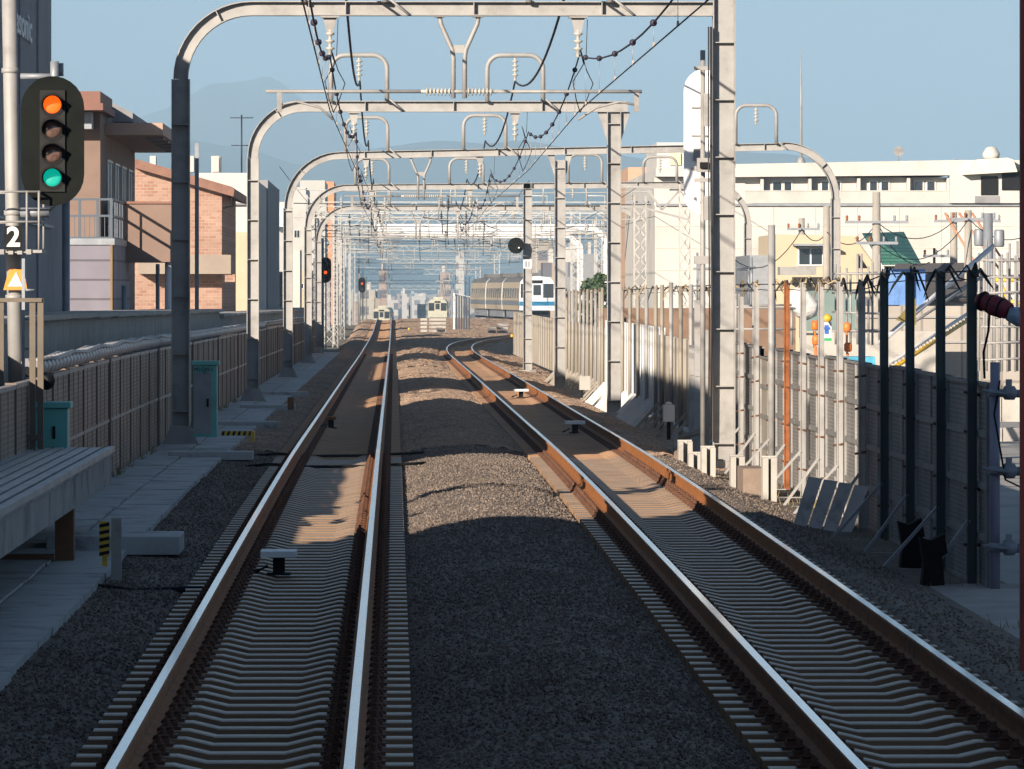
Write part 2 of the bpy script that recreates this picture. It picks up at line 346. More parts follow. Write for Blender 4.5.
def track(cx, label, ys_max, y_first, label_id):
    T = thing('railway_track', (cx(0), 0, 0), label, 'railway track', 'railway tracks')
    ys = [-15]+[float(v) for v in range(-10, 240, 4)]+[240+2.*v for v in range(int((ys_max-240)/2))]
    for off in (-.5665, .5665): rail_mesh(cx, off, ys).build('rail', [railrust, railtop], T)
    proto = None; y = y_first; cnt = 0
    rest = MB(); restf = MB()
    while y < ys_max-3:
        x = cx(y); z = rz(y)-.172
        if cnt < 100:
            if proto is None:
                proto = sl0.build('sleeper', [sleepert, sleeperm], T); fp = [f.build('fastening', fastm, T) for f in f0]
                proto.data.transform(Matrix.Translation(Vector(T['_o'])))
                for f_ in fp: f_.data.transform(Matrix.Translation(Vector(T['_o']))); f_.parent = proto
                s_ = proto
            else:
                s_ = proto.copy(); scn.collection.objects.link(s_); s_.parent = T
                for f_ in fp:
                    q = f_.copy(); scn.collection.objects.link(q); q.parent = s_
            s_.location = (x-T['_o'][0], y, z)
            s_.rotation_euler = (0, 0, random.uniform(-.004, .004))
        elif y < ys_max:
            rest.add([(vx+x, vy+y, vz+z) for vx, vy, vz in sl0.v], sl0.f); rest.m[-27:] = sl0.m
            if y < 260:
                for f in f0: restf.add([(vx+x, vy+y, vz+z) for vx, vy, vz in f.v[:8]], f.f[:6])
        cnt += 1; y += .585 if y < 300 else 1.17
    far_s = mat('sunlit_rusty_sleeper', (.34, .20, .115), .85, 0, .25, 1.2, .002, 50, dirt=(.25, .145, .08)); o = rest.build('sleeper', [far_s, far_s], T, kind='stuff'); o2 = restf.build('fastening', fastm, T, kind='stuff')  # far sleepers: rust dust, with warm sunlight put into the brighter orange
track(lambda y: 0.0, 'left railway track running straight ahead beside the concrete walkway', 520, 26.2, 0)
track(rx, 'right railway track that bends away behind the barrier', 600, 26.5, 1)

# ------------------------------------------------------------------ overhead line gantries
def arc2(cx, cz, r, a0, a1, n=10): return [(cx+r*math.cos(rad(a0+(a1-a0)*i/n)), cz+r*math.sin(rad(a0+(a1-a0)*i/n))) for i in range(n+1)]
def hbeam(b, pts, y, h, bw, ribs=True, every=1.2, tf=.016):
    b.sweep(pts, y, h/2-tf/2, tf, bw); b.sweep(pts, y, -h/2+tf/2, tf, bw); b.sweep(pts, y, 0, .0, .0) if False else b.sweep([p for p in pts], y, 0, h-2*tf-.002, .012)
    if ribs:
        acc = every*.6
        for i in range(len(pts)-1):
            (x0, z0), (x1, z1) = pts[i], pts[i+1]; l = math.hypot(x1-x0, z1-z0)
            while acc < l:
                t_ = acc/l; c = Vector((x0+(x1-x0)*t_, y, z0+(z1-z0)*t_)); a = math.atan2(z1-z0, x1-x0)
                b.cbox(c, .014, bw-.02, h-2*tf-.004, Matrix.Rotation(-a, 3, 'Y')); acc += every
            acc -= l
def insulator(b, a, d, L, r=.09, n=4, m=0):
    pf = [(.02, 0), (.03, .02*L)]
    for i in range(n):
        z = L*(.10+.78*i/n); q = L*.78/n; pf += [(.022, z), (r, z+q*.12), (r*.95, z+q*.3), (.026, z+q*.5)]
    pf += [(.03, L*.94), (.02, L)]
    b.lathe(pf, a, d, 12, m)
def gantry(d, xl, zb, label, ends, cw=.26, bh=.22, r=1.05, mids=(), loops=(), vdrop=None, slope=0.0, span=None, zt=None, ins=(), mm=None):
    """ends: x of the right end and how it ends ('arc', 'cap', 'column')"""
    mm = mm or galv
    T = thing('catenary_gantry', (xl, d, rz(d)-.1), label, 'gantry', 'overhead line gantries across the tracks')
    xr, how = ends; zg = rz(d)-.12
    zB = lambda x: zb+slope*(x-xl)
    c = MB(); hbeam(c, [(xl, zg), (xl, zb-r)], d, cw, .25, every=.85)
    c.box(xl-.3, xl+.3, d-.3, d+.3, zg-.25, zg+.03, 1); c.prism([(xl-.27, zg+.031), (xl+.27, zg+.031), (xl+.145, zg+.3), (xl-.145, zg+.3)], d-.145, d-.127); c.box(xl-.27, xl+.27, d-.22, d+.22, zg+.0305, zg+.05); c.build('column', [mm, conc], T)
    bm = MB(); pts = arc2(xl+r, zb-r, r, 180, 90, 12)
    if how == 'arc': pts += [(xr-r, zB(xr-r))]+arc2(xr-r, zB(xr)-r, r, 90, 0, 12)
    else: pts += [(xr, zB(xr))]
    hbeam(bm, pts, d, bh, .24, every=1.9)
    bm.build('beam', mm, T)
    if how == 'arc':
        c = MB(); hbeam(c, [(xr, zB(xr)-r), (xr, rz(d)-1.)], d, cw, .25, every=.9); c.build('column', mm, T)
    for mxx, ztop, wid in mids:
        c = MB(); hbeam(c, [(mxx, rz(d)-.6), (mxx, ztop)], d, wid, .25, every=.85)
        c.box(mxx-.3, mxx+.3, d-.3, d+.3, rz(d)-.7, rz(d)-.35, 1)
        if ztop <= zB(mxx): 
            for s_ in (-1, 1): c.prism([(mxx+s_*(wid/2+.001), zB(mxx)-bh/2), (mxx+s_*(wid/2+.2), zB(mxx)-bh/2-.002), (mxx+s_*(wid/2+.001), zB(mxx)-bh/2-.62)][::s_], d-.02, d+.02)
        c.build('column', [mm, conc], T)
    for lx, hw, hh in loops:
        b = MB(); z0 = zB(lx)+bh/2-.02; rr = .3
        pts = [(lx-hw, z0)]+arc2(lx-hw+rr, z0+hh-rr, rr, 180, 90, 6)+arc2(lx+hw-rr, z0+hh-rr, rr, 90, 0, 6)+[(lx+hw, z0)]
        b.tube([(x, d-.16, z) for x, z in pts], .052, 10)
        b.tube([(lx+hw, d-.16, z0+.1), (lx+hw+.35, d-.16, z0-bh+.03)], .02, 6)
        lo = b.build('feeder_hoop', mm, T)
        b = MB(); insulator(b, (lx, d-.16, z0+hh-.06), (0, 0, -1), .5, .075, 4); b.build('insulator', cream_i, lo)
    for ix in ins:
        b = MB(); z0 = zB(ix)-bh/2
        b.box(ix-.14, ix+.14, d-.1, d+.1, z0-.03, z0-.001); b.prism([(ix-.1, z0-.03), (ix-.05, z0-.25), (ix+.05, z0-.25), (ix+.1, z0-.03)], d-.02, d+.02)
        b.build('hanger_bracket', mm, T)
        b = MB(); insulator(b, (ix, d, z0-.2), (0, 0, -1), .42, .072, 3); b.build('insulator', cream_i, T)
    if vdrop:
        vx, x0, x1 = vdrop; zt_ = zB(vx)-bh/2; zr = zt_-1.12; b = MB()
        for s_ in (-1, 1):
            b.tube([(vx+s_*.29, d, zt_), (vx+s_*.27, d, zt_-.12), (vx+s_*.1, d, zt_-.5), (vx+s_*.085, d, zt_-.62), (vx+s_*.085, d, zr-.1)], .035, 8)
            b.box(vx+s_*.29-.08, vx+s_*.29+.08, d-.09, d+.09, zt_-.02, zt_-.001)
        b.box(vx-.08, vx+.08, d-.012, d+.012, zt_-.55, zt_-.43); b.build('hanger_frame', mm, T)
        b = MB(); b.tube([(x0, d, zr), (vx-.35, d, zr)], .026, 8); b.tube([(vx+.35, d, zr), (x1, d, zr)], .026, 8); b.tube([(vx-.2, d, zr), (vx+.2, d, zr)], .03, 8)
        rb = b.build('registration_bar', mm, T)
        for s_ in (-1, 1):
            b = MB(); insulator(b, (vx+s_*.08, d, zr), (s_, 0, 0), .5, .065, 7); b.build('insulator', cream_i, rb)
        for ex, tx in ((x0+.2, x0+1.0), (x1-.08, x1-.95)):
            b = MB(); b.box(ex-.035, ex+.035, d-.04, d+.04, zr-.3, zr-.02)
            s_ = 1 if tx > ex else -1
            b.tube([(ex, d, zr-.2), (ex+s_*.25, d, zr-.15), (ex+s_*.6, d, zr-.24), (tx, d, zr-.42)], .018, 7); b.build('steady_arm', mm, rb)
    return T
ctL, ctR = -.15, 3.55
gantry(89, XP(181, 89), ZP(8.7, 89), 'nearest grey steel gantry with rounded left corner cut by the top of the frame', (XP(714, 89), 'cap'), .27, .215, 1.05,
       mids=((XP(724, 89), 9.5, .33),), vdrop=(XP(459, 89), XP(266, 89), XP(642, 89)), ins=(XP(330, 89), XP(578, 89)), loops=((.05, .6, .98), (3.38, .6, .98)))
gantry(129, XP(253, 129), ZP(106.5, 129), 'second grey steel gantry ahead, its beam ending just past the right column', (XP(628, 129), 'cap'), .26, .235, 1.1,
       mids=((XP(614, 129), ZP(112.2, 129), .3),), ins=(XP(354, 129), XP(515, 129)), loops=((.03, .6, 1.0), (3.38, .6, 1.0)))
gantry(171, XP(288, 171), ZP(155.5, 171), 'third grey steel gantry ahead, spanning far over the construction yard', (XP(836, 171), 'arc'), .27, .215, 1.5,
       mids=((XP(560, 171), ZP(160, 171), .31),), slope=.018, ins=(XP(366, 171), XP(480, 171)), vdrop=(XP(421, 171), XP(345, 171), XP(520, 171)), loops=((0.0, .6, .95), (3.36, .6, .95), (XP(575, 171), .55, .0+.95) if False else (XP(756, 171), .58, 1.1)))
gantry(214, XP(308, 214), ZP(187.5, 214), 'fourth grey steel gantry ahead, carrying the round black signal on its middle column', (XP(748, 214), 'arc'), .27, .22, 1.4,
       mids=((XP(527.5, 214), ZP(183, 214), .32),), slope=.008, ins=(XP(372, 214), XP(470, 214)), loops=((0.0, .6, .9), (3.36, .6, .9), (XP(585, 214), .6, 1.0), (XP(660, 214), .6, .9)))
gantry(256, -2.45, ZP(208, 256), 'fifth grey steel gantry ahead, low and half hidden among wires', (11.5, 'arc'), .27, .22, 1.4,
       ins=(0, 3.5), vdrop=(1.8, -1.5, 5.0), loops=((0, .6, .9), (3.4, .6, .9), (8.4, .6, .9)))
# lattice columns and trusses of the farther line
def lattice(b, x, y, z0, z1, w=.55, step=.6, t=.07):
    for sx in (-1, 1):
        for sy in (-1, 1): b.box(x+sx*w/2-t/2, x+sx*w/2+t/2, y+sy*w/2-t/2, y+sy*w/2+t/2, z0, z1)
    z = z0; k = 1
    while z < z1-step:
        for sy in (-1, 1):
            b.bar((x-k*w/2, y+sy*w/2, z), (x+k*w/2, y+sy*w/2, z+step), .03); b.bar((x+k*w/2, y+sy*w/2, z), (x-k*w/2, y+sy*w/2, z+step), .03)
        z += step; k = -k
def truss(b, x0, x1, y, z, h=.5, step=.7, t=.05):
    for dz in (0, h):
        b.box(x0, x1, y-t/2, y+t/2, z+dz-t/2, z+dz+t/2)
    x = x0; k = 0
    while x < x1-step*.5:
        b.bar((x, y, z+h*(k % 2)), (min(x+step, x1), y, z+h*((k+1) % 2)), .035); x += step; k += 1
# white box-girder frames with cut corners
for dd, yy, px, lab in ((345, 227.5, 607, 'nearer white box girder gantry with cut corners over the far tracks'), (393, 235, 580, 'farther white box girder gantry with cut corners over the far tracks')):
    T = thing('white_gantry', (XP(px, dd), dd, rz(dd)-.4), lab, 'gantry', 'white gantries over the far tracks')
    xr = XP(px, dd); zb = ZP(yy, dd); xl = -2.6; c_ = .75
    b = MB(); xb = XP(376, dd); b.sweep([(xb, zb), (xr-c_, zb), (xr, zb-c_), (xr, zb-c_-.2)], dd, 0, .38, .5); b.build('beam', galv_w, T); b = MB(); truss(b, xl, xb, dd, zb-.2, .34, .5, .04); b.build('side_truss', galv_d, T)
    MB().box(xr-.2, xr+.2, dd-.24, dd+.24, rz(dd)-.6, zb-c_-.2).build('column', galv_w, T); b = MB(); lattice(b, xl, dd, rz(dd)-.6, zb+.2, .3, .5, .04); b.build('column', galv, T)

lat = mat('pale_lattice_steel', (.40, .40, .39), .5, .2, .15, 2)
order = ['sixth', 'seventh', 'eighth', 'ninth', 'tenth', 'eleventh', 'twelfth', 'thirteenth', 'fourteenth', 'fifteenth', 'sixteenth', 'seventeenth']
for i, dd in enumerate((290, 322, 365, 412, 455, 500, 560, 630, 710, 800, 900)):
    xr = 5.6+cv_(dd) if dd > 330 else 14.0; base = rz(dd)-.6; zt = max(rz(dd), -4)+6.35+.1*i*(i < 6)
    T = thing('lattice_gantry', (-3.1, dd, base), 'pale lattice steel gantry, the %s frame across the line counted from the camera' % order[i], 'gantry', 'lattice gantries in the distance')
    b = MB(); lattice(b, -3.15, dd, base, zt+.9); b.build('column', lat, T)
    b = MB(); lattice(b, xr+1.2, dd, base, zt+.9); b.build('column', lat, T)
    b = MB(); truss(b, -3.15, xr+1.2, dd, zt, .42 if i % 2 else .55); b.build('truss_beam', lat, T)
    for x in (0.0, rx(dd), 8.5, 11.6):
        if x > xr+.5: continue
        b = MB(); b.tube([(x-.5, dd, zt+.45), (x-.5, dd, zt+1.3), (x+.5, dd, zt+1.3), (x+.5, dd, zt+.45)], .05, 6); b.build('feeder_hoop', lat, T)
        b = MB(); b.tube([(x-.15, dd, zt), (x-.15, dd, zt-1.2)], .035, 6); b.tube([(x-.9, dd, zt-.75), (x+1.2, dd, zt-.75)], .03, 6); insulator(b, (x+.2, dd, zt), (0, 0, -1), .6, .1, 4); b.build('hanger_frame', lat, T)

hg_ = random.Random(4)
for i, dd in enumerate((235, 275, 306, 345, 388, 430, 478, 530, 595)):
    T = thing('head_span', (-3.2, dd, 4), 'cross wires with small hangers and insulators strung over the line, set %s from the camera' % order[i].replace('sixth', 'first').replace('seventh', 'second').replace('eighth', 'third').replace('ninth', 'fourth').replace('tenth', 'fifth').replace('eleventh', 'sixth').replace('twelfth', 'seventh').replace('thirteenth', 'eighth').replace('fourteenth', 'ninth'), 'cross wires', 'cross wires between the far gantries')
    xr = 14.0; z0 = max(rz(dd), -3)
    for k in range(3):
        z = z0+5.4+.55*k; sg = hg_.uniform(.05, .3); b = MB(); b.tube([(-3.15+(xr+3.15)*t, dd, z-4*sg*t*(1-t)) for t in [q/8 for q in range(9)]], .02, 5); b.build('span_wire', wirem if k % 2 else lat, T)
    for k in range(9):
        x = hg_.uniform(-2.5, 12.5); z = z0+6.4-hg_.uniform(0, .3); L_ = hg_.uniform(.7, 1.7)
        b = MB(); b.tube([(x, dd, z), (x+hg_.uniform(-.1, .1), dd, z-L_)], .022, 5); b.tube([(x, dd, z-L_*.6), (x+hg_.choice((-1, 1))*hg_.uniform(.5, 1.1), dd, z-L_*.5)], .02, 5); insulator(b, (x, dd, z-.1), (0, 0, -1), .4, .075, 3); b.build('hanger', hg_.choice((lat, wirem, galv)), T)
# ------------------------------------------------------------------ wires
sup = [6, 47, 89, 129, 171, 214, 256, 290, 322, 365, 412, 455, 500]
def span(a, b, fa, fb, sag, n=12):
    return [(fa[0]+(fb[0]-fa[0])*t, a+(b-a)*t, fa[1]+(fb[1]-fa[1])*t-4*sag*t*(1-t)) for t in [i/n for i in range(n+1)]]
for side, cx, lab in ((0, lambda y: -.15, 'overhead line of the left track, contact wire hung from a beaded carrier wire'), (1, lambda y: rx(y)-.02, 'overhead line of the right track, contact wire hung from a beaded carrier wire')):
    T = thing('overhead_line', (cx(0), 0, 5), lab, 'overhead wire', 'overhead lines above the tracks')
    b = MB(); pts = []
    for i, s0 in enumerate(sup): pts.append((cx(s0)+(.12 if i % 2 else -.02), s0, 4.98 + (rz(s0)-.13)*.9))
    b.tube(pts, .0085, 6); b.build('contact_wire', wirem, T)
    cp = pts; mp_ = []; 
    b = MB()
    for i in range(len(sup)-1):
        a, c = sup[i], sup[i+1]; s0, s1 = cp[i], cp[i+1]
        seg = span(a, c, (s0[0], s0[2]+.82), (s1[0], s1[2]+.82), .54*((c-a)/41)**2, 14); mp_ += seg[:-1] if i < len(sup)-2 else seg
        if i < 10:
            nd = 8
            for k in range(1, nd+1):
                t_ = (k-.5)/nd
                xx = s0[0]+(s1[0]-s0[0])*t_; yy = a+(c-a)*t_; zm = s0[2]+.82+(s1[2]-s0[2])*t_-4*.54*((c-a)/41)**2*t_*(1-t_); zc = s0[2]+(s1[2]-s0[2])*t_
                if a < 40: continue
                q = MB(); q.tube([(xx, yy, zc+.01), (xx, yy, zm)], .0035, 5); q.box(xx-.012, xx+.012, yy-.02, yy+.02, zc-.005, zc+.05)
                dr = q.build('dropper', thinw, T)
                q = MB(); q.lathe([(.004, -.04), (.028, -.03), (.04, -.012), (.04, .012), (.028, .03), (.004, .04)], (xx, yy, zm), (0, .3, 1), 10); q.build('clamp', beadm, dr)
    b.tube(mp_, .012, 6); b.build('carrier_wire', wirem, T)
    # feeder cable hung from the hoops
    b = MB(); fp = []; fx = .05 if side == 0 else 3.38
    hoops = [(47, 6.95), (89, 6.93), (129, 6.78), (171, 6.55), (214, 6.25), (256, 6.1), (290, 6.4), (322, 6.4), (365, 6.4), (412, 6.6), (455, 6.8), (500, 6.9)]
    for (a, za), (c, zc_) in zip(hoops[:-1], hoops[1:]):
        fx0 = fx+(rx(a)-3.57)*side; fx1 = fx+(rx(c)-3.57)*side
        seg = span(a, c, (fx0, za), (fx1, zc_), .62, 14); fp += seg[:-1]
    fp = [(x, y-.16, z) for x, y, z in fp]
    b.tube(fp, .021, 7); b.build('feeder_cable', wirem, T)
# cables and jumpers between carrier and contact wire by the gantries
for dd, xx in ((89, ctL), (89, ctR), (129, ctL), (129, ctR), (171, ctL), (171, ctR)):
    zc = 4.98+(rz(dd)-.13)*.9
    b = MB()
    b.tube([(xx-.02, dd, zc+.95), (xx+.05, dd+.2, zc+.7), (xx-.1, dd+.5, zc+.45), (xx-.04, dd+.8, zc+.18), (xx+.02, dd+1, zc+.01)], .008, 5)
    b.tube([(xx+.0, dd, zc+.9), (xx+.1, dd+.3, zc+.6), (xx+.2, dd+.5, zc+.42), (xx+.1, dd+.8, zc+.15), (xx+.02, dd+1, zc+.0)], .008, 5)
    b.tube([(xx+.1, dd, zc+1.35), (xx+.08, dd, zc+.8)], .006, 5)
    b.build('jumper_cable', wirem, None, 'looped black jumper cable under the %s gantry on the %s track' % ({89: 'nearest', 129: 'second', 171: 'third'}[dd], 'left' if xx < 1 else 'right'), 'cable', 'looped jumper cables on the overhead lines')
# other far wires
for k, (x0, z0, x1, z1) in enumerate(((-3.3, 6.7, -3.3, 7.2), (5.6, 6.2, 7.5, 6.6), (9.5, 6.0, 11.5, 6.4), (12.5, 6.3, 13.5, 6.6))):
    b = MB(); b.tube(span(214, 500, (x0, z0), (x1, z1), .5, 10), .012, 5)
    b.build('feeder_wire', wirem, None, 'thin feeder wire running into the distance above the ' + ['left walkway', 'right track edge', 'yard behind the barrier', 'far side of the yard'][k], 'wire', 'thin wires into the distance')

# ------------------------------------------------------------------ signals
lampo = mat('lit_orange_lamp', (.35, .07, .01), .4, emit=((1, .10, .004), .75))
lampg = mat('lit_green_lamp', (.01, .18, .14), .4, emit=((.0, .45, .33), .42))
lampr = mat('lit_red_lamp', (.6, .05, .02), .4, emit=((1, .08, .02), .8))
lampoff = mat('unlit_lamp_lens', (.10, .06, .05), .12, 0, .4, 30, spec=.9)
def oval(w, h, n=14):
    r = w/2; return [(r*math.cos(rad(a)), h/2-r+r*math.sin(rad(a))) for a in np.linspace(0, 180, n)]+[(r*math.cos(rad(a)), -h/2+r+r*math.sin(rad(a))) for a in np.linspace(180, 360, n)]
def signal(cx, y, cz, w, h, lamps, label, pole=None, ins_=True):
    T = thing('railway_signal', (cx, y, cz), label, 'signal', 'railway signals')
    b = MB(); b.prism([(cx+x, cz+z) for x, z in oval(w, h)][::-1], y, y+.02)
    b.prism([(cx+x*1.0, cz+z) for x, z in oval(w*1.0, h)][::-1], y+.021, y+.045); b.build('background_plate', blackm, T)
    b = MB(); b.box(cx-w*.2, cx+w*.2, y-.03, y-.002, cz-h*.39, cz+h*.39)
    b.box(cx-w*.2, cx+w*.2, y+.05, y+.22, cz-h*.36, cz+h*.36); b.build('housing', mat('dark_grey_housing', (.022, .022, .022), .7, 0, .2, 3, spec=.1), T)
    sp = h*.188; r_ = w*.145
    for i, lm in enumerate(lamps):
        z = cz+h*.28-i*h*.187
        v = MB(); n = 16; L_ = .20*w/.6; vs = []; rr_ = r_*1.12
        for k in range(n+1):
            a = rad(-25+230*k/n); vs += [(cx+rr_*math.cos(a), y-.032, z+rr_*math.sin(a)), (cx+rr_*math.cos(a), y-.032-L_*(.35+.65*max(0, math.sin(a))), z+rr_*math.sin(a)-.01)]
            vs += [(cx+rr_*.96*math.cos(a), y-.032, z+rr_*.96*math.sin(a)), (cx+rr_*.96*math.cos(a), y-.032-L_*(.35+.65*max(0, math.sin(a))), z+rr_*.96*math.sin(a)-.01)]
        fs = []
        for k in range(n):
            o = 4*k; fs += [(o, o+4, o+5, o+1), (o+2, o+3, o+7, o+6), (o+1, o+5, o+7, o+3)]
        v.add(vs, fs, 0, True); hood = v.build('hood', black, T)
        q = MB(); q.lathe([(r_*1.36, -.010), (r_*1.36, .004)], (cx, y-.032, z), (0, -1, 0), 24); q.build('lamp_ring', black, T)
        q = MB(); q.lathe([(r_, -.012), (r_*.98, .006), (r_*.7, .014), (r_*.3, .02), (.001, .022)], (cx, y-.032, z), (0, -1, 0), 20); q.build('lamp', lm, T)
    return T
SD = 60.0; sp_ = P(52.5, 141, SD)
T = signal(sp_.x, sp_.y, sp_.z, .63, 1.30, [lampo, lampoff, lampoff, lampg], 'large four lamp signal on the left pole, showing orange above green')
pp = P(12.5, 290, SD+.35); poleX, poleY = pp.x, pp.y
b = MB(); b.tube([(poleX+.06, poleY, rz(60)-.3), (poleX-.055, poleY, 6.5)], .075, 20); 
for zz in (3.05, 4.48, 2.2): b.lathe([(.075, 0), (.088, .004), (.088, .05), (.075, .054)], (poleX+.054-zz*.0173, poleY, zz), (0, 0, 1), 20)
po = thing('signal_pole', (poleX, poleY, rz(60)-.1), 'tall round grey steel pole at the left edge carrying the large signal', 'pole'); b.build('pole', galv, po)
b = MB(); b.tube([(poleX+.08, poleY, ZP(212, SD)), (sp_.x-.05, poleY-.02, ZP(212, SD))], .05, 12); b.tube([(sp_.x-.06, poleY, ZP(210, SD)), (sp_.x+.02, poleY-.1, ZP(203, SD))], .02, 8); b.build('arm', galv_d, po); b = MB(); b.tube([(poleX+.08, poleY, ZP(75, SD)), (sp_.x, poleY, ZP(75, SD))], .03, 8); b.tube([(sp_.x, poleY, ZP(90, SD)), (sp_.x, poleY, ZP(60, SD))], .045, 10)
b.build('arm', galv_d, po)
# service cage with the number plate on the same pole
b = MB(); c0 = P(0, 0, SD).x-.25; c1 = P(40, 0, SD).x; zz = [ZP(192, SD), ZP(222, SD), ZP(250, SD)]; yb0, yb1 = poleY-.55, poleY+.25
for z in zz[:2]:
    for a, c in (((c0, yb0), (c1, yb0)), ((c1, yb0), (c1, yb1)), ((c0, yb1), (c1, yb1))): b.tube([(*a, z), (*c, z)], .012, 6)
for x, y in ((c1, yb0), (c1-.12, yb0), (poleX-.12, yb0), (c1, yb1)): b.tube([(x, y, zz[2]), (x, y, zz[0]+.01)], .012, 6)
b.box(c0, c1+.03, yb0, yb1, zz[2]-.03, zz[2]); 
for k in range(6): b.cbox((c0+.1+.09*k, yb0-.01, zz[2]-.02), .05, .03, .05)
b.build('service_cage', galv, po)
T = thing('number_plate', (P(15, 238, SD).x, yb0-.03, ZP(250, SD)), 'black plate with a white figure 2 under the large signal', 'sign')
q = P(15, 238, SD); b = MB(); b.box(q.x-.09, q.x+.09, yb0-.05, yb0-.03, q.z-.12, q.z+.12); b.build('plate', black, T)
text('2', .27, Matrix.Translation((q.x, yb0-.055, q.z)) @ FACE, white, T, bold=.008)
q = P(14, 279, SD); yq = poleY-.12
T = thing('reflector_marker', (q.x, yq, q.z-.1), 'orange marker with a white triangle clamped to the signal pole', 'marker')
b = MB(); b.prism([(q.x-.12, q.z-.11), (q.x+.12, q.z-.11), (q.x+.085, q.z+.1), (q.x-.06, q.z+.1)], yq-.03, yq); b.build('plate', orangep, T)
b = MB(); b.prism([(q.x-.075, q.z-.075), (q.x+.075, q.z-.075), (q.x+.01, q.z+.07)], yq-.04, yq-.0305); b.build('triangle', white, T)
# far signals
q = P(325.5, 270, 300); signal(q.x, q.y, q.z, .58, 1.28, [blackm, blackm, lampo, blackm], 'small distant signal on a thin post left of the track, one orange lamp lit')
b = MB(); b.tube([(q.x-.15, q.y+.3, rz(300)-.4), (q.x-.15, q.y+.3, q.z+1.6)], .07, 8); b.bar((q.x-.2, q.y+.25, q.z), (q.x+.05, q.y+.2, q.z), .08)
b.build('signal_post', galv_d, None, 'thin dark post holding the small distant orange signal', 'pole')
q = P(362, 285, 470); signal(q.x, q.y, q.z, .55, 1.2, [blackm, lampr, blackm], 'farthest small signal left of the track with a red lamp')
b = MB(); b.tube([(q.x-.2, q.y+.3, rz(470)-.4), (q.x-.2, q.y+.3, q.z+.9)], .08, 8); b.build('signal_post', galv_d, None, 'post of the farthest small red signal', 'pole')
# round black signal on the fourth gantry column
q = P(516, 245.5, 213.4); T = thing('round_signal', (q.x, q.y, q.z), 'round black signal disc on the middle column of the fourth gantry', 'signal')
b = MB(); b.lathe([(.29, 0), (.29, .02), (.28, .03)], (q.x, q.y, q.z), (0, 1, 0), 28); b.build('disc', blackm, T)
b = MB(); b.lathe([(.08, 0), (.08, .12), (.06, .13)], (q.x+.05, q.y-.13, q.z-.08), (0, 1, 0), 12); b.build('hood', black, T); b = MB(); b.lathe([(.03, 0), (.03, .03)], (q.x+.1, q.y-.15, q.z-.08), (0, 1, 0), 10); b.build('lamp', white, T)
b = MB(); b.tube([(q.x, q.y+.1, q.z-.32), (q.x+.42, q.y+.2, q.z-.38)], .03, 6); b.box(q.x-.2, q.x+.2, q.y-.05, q.y+.2, q.z-.42, q.z-.36); b.build('bracket', galv_d, T)
q = P(527.5, 264, 213.5); T = thing('position_marker', (q.x, q.y, q.z), 'small square marker plate on the fourth gantry column below the round signal', 'sign')
b = MB(); b.box(q.x-.15, q.x+.15, q.y-.12, q.y, q.z-.16, q.z+.16); b.build('plate', white, T); b = MB(); b.box(q.x-.09, q.x+.07, q.y-.13, q.y-.122, q.z-.1, q.z+.1); b.box(q.x-.01, q.x+.02, q.y-.14, q.y-.132, q.z-.09, q.z+.09, 1); b.build('symbol', [galv_d, white], T)
# white back of a signal by the right column of the nearest gantry
T = thing('railway_signal', (XP(703, 95), 95, rz(95)), 'tall white oblong signal plate seen from behind beside the nearest right column', 'signal', 'railway signals')
cx_, cz_ = XP(705.5, 95), ZP(142, 95)
b = MB(); b.prism([(cx_+x, cz_+z) for x, z in oval(.68, 2.32, 16)][::-1], 95, 95.03); b.build('plate', mat('bright_white_plate', (.85, .85, .86), .4, 0, .03, 1), T)
for z in (.55, .1, -.42): MB().cbox((cx_-.1, 94.98, cz_+z), .24, .03, .03).build('bracket', galv, T)
b = MB(); b.cbox((cx_-.12, 94.95, cz_-.2), .14, .08, .2); b.build('bracket', galv, T)
b = MB(); xp = XP(703, 90.6); b.tube([(xp, 90.6, rz(90)-.45), (xp, 90.6, ZP(50, 90.6))], .04, 10)
for py in (68, 168, 180, 258, 262): b.cbox((xp, 90.6, ZP(py, 90.6)), .26, .1, .06)
b.cbox((xp+.05, 90.5, ZP(110, 90.6)), .09, .07, .5); b.build('pole', galv_d if False else galv, T)
b = MB(); b.box(XP(697, 90.4), XP(711, 90.4), 90.3, 90.45, ZP(172, 90.4), ZP(158, 90.4)); b.box(XP(704, 90.4), XP(711, 90.4), 90.3, 90.45, ZP(220, 90.4), ZP(196, 90.4))
b.box(XP(699, 90.2)+.02, XP(709, 90.2), 90.24, 90.29, ZP(168, 90.2), ZP(162, 90.2), 1); b.build('junction_box', [galv, black], T)
b = MB()
for px, w_ in ((708, .012), (710.5, .02)): b.tube([(XP(px, 89), 88.8, 6.2), (XP(px, 89), 88.8, ZP(150, 89)), (XP(px+1, 89), 88.8, ZP(300, 89)), (XP(px, 89), 88.8, ZP(440, 89))], w_, 6)
b.build('cable', wirem, T)

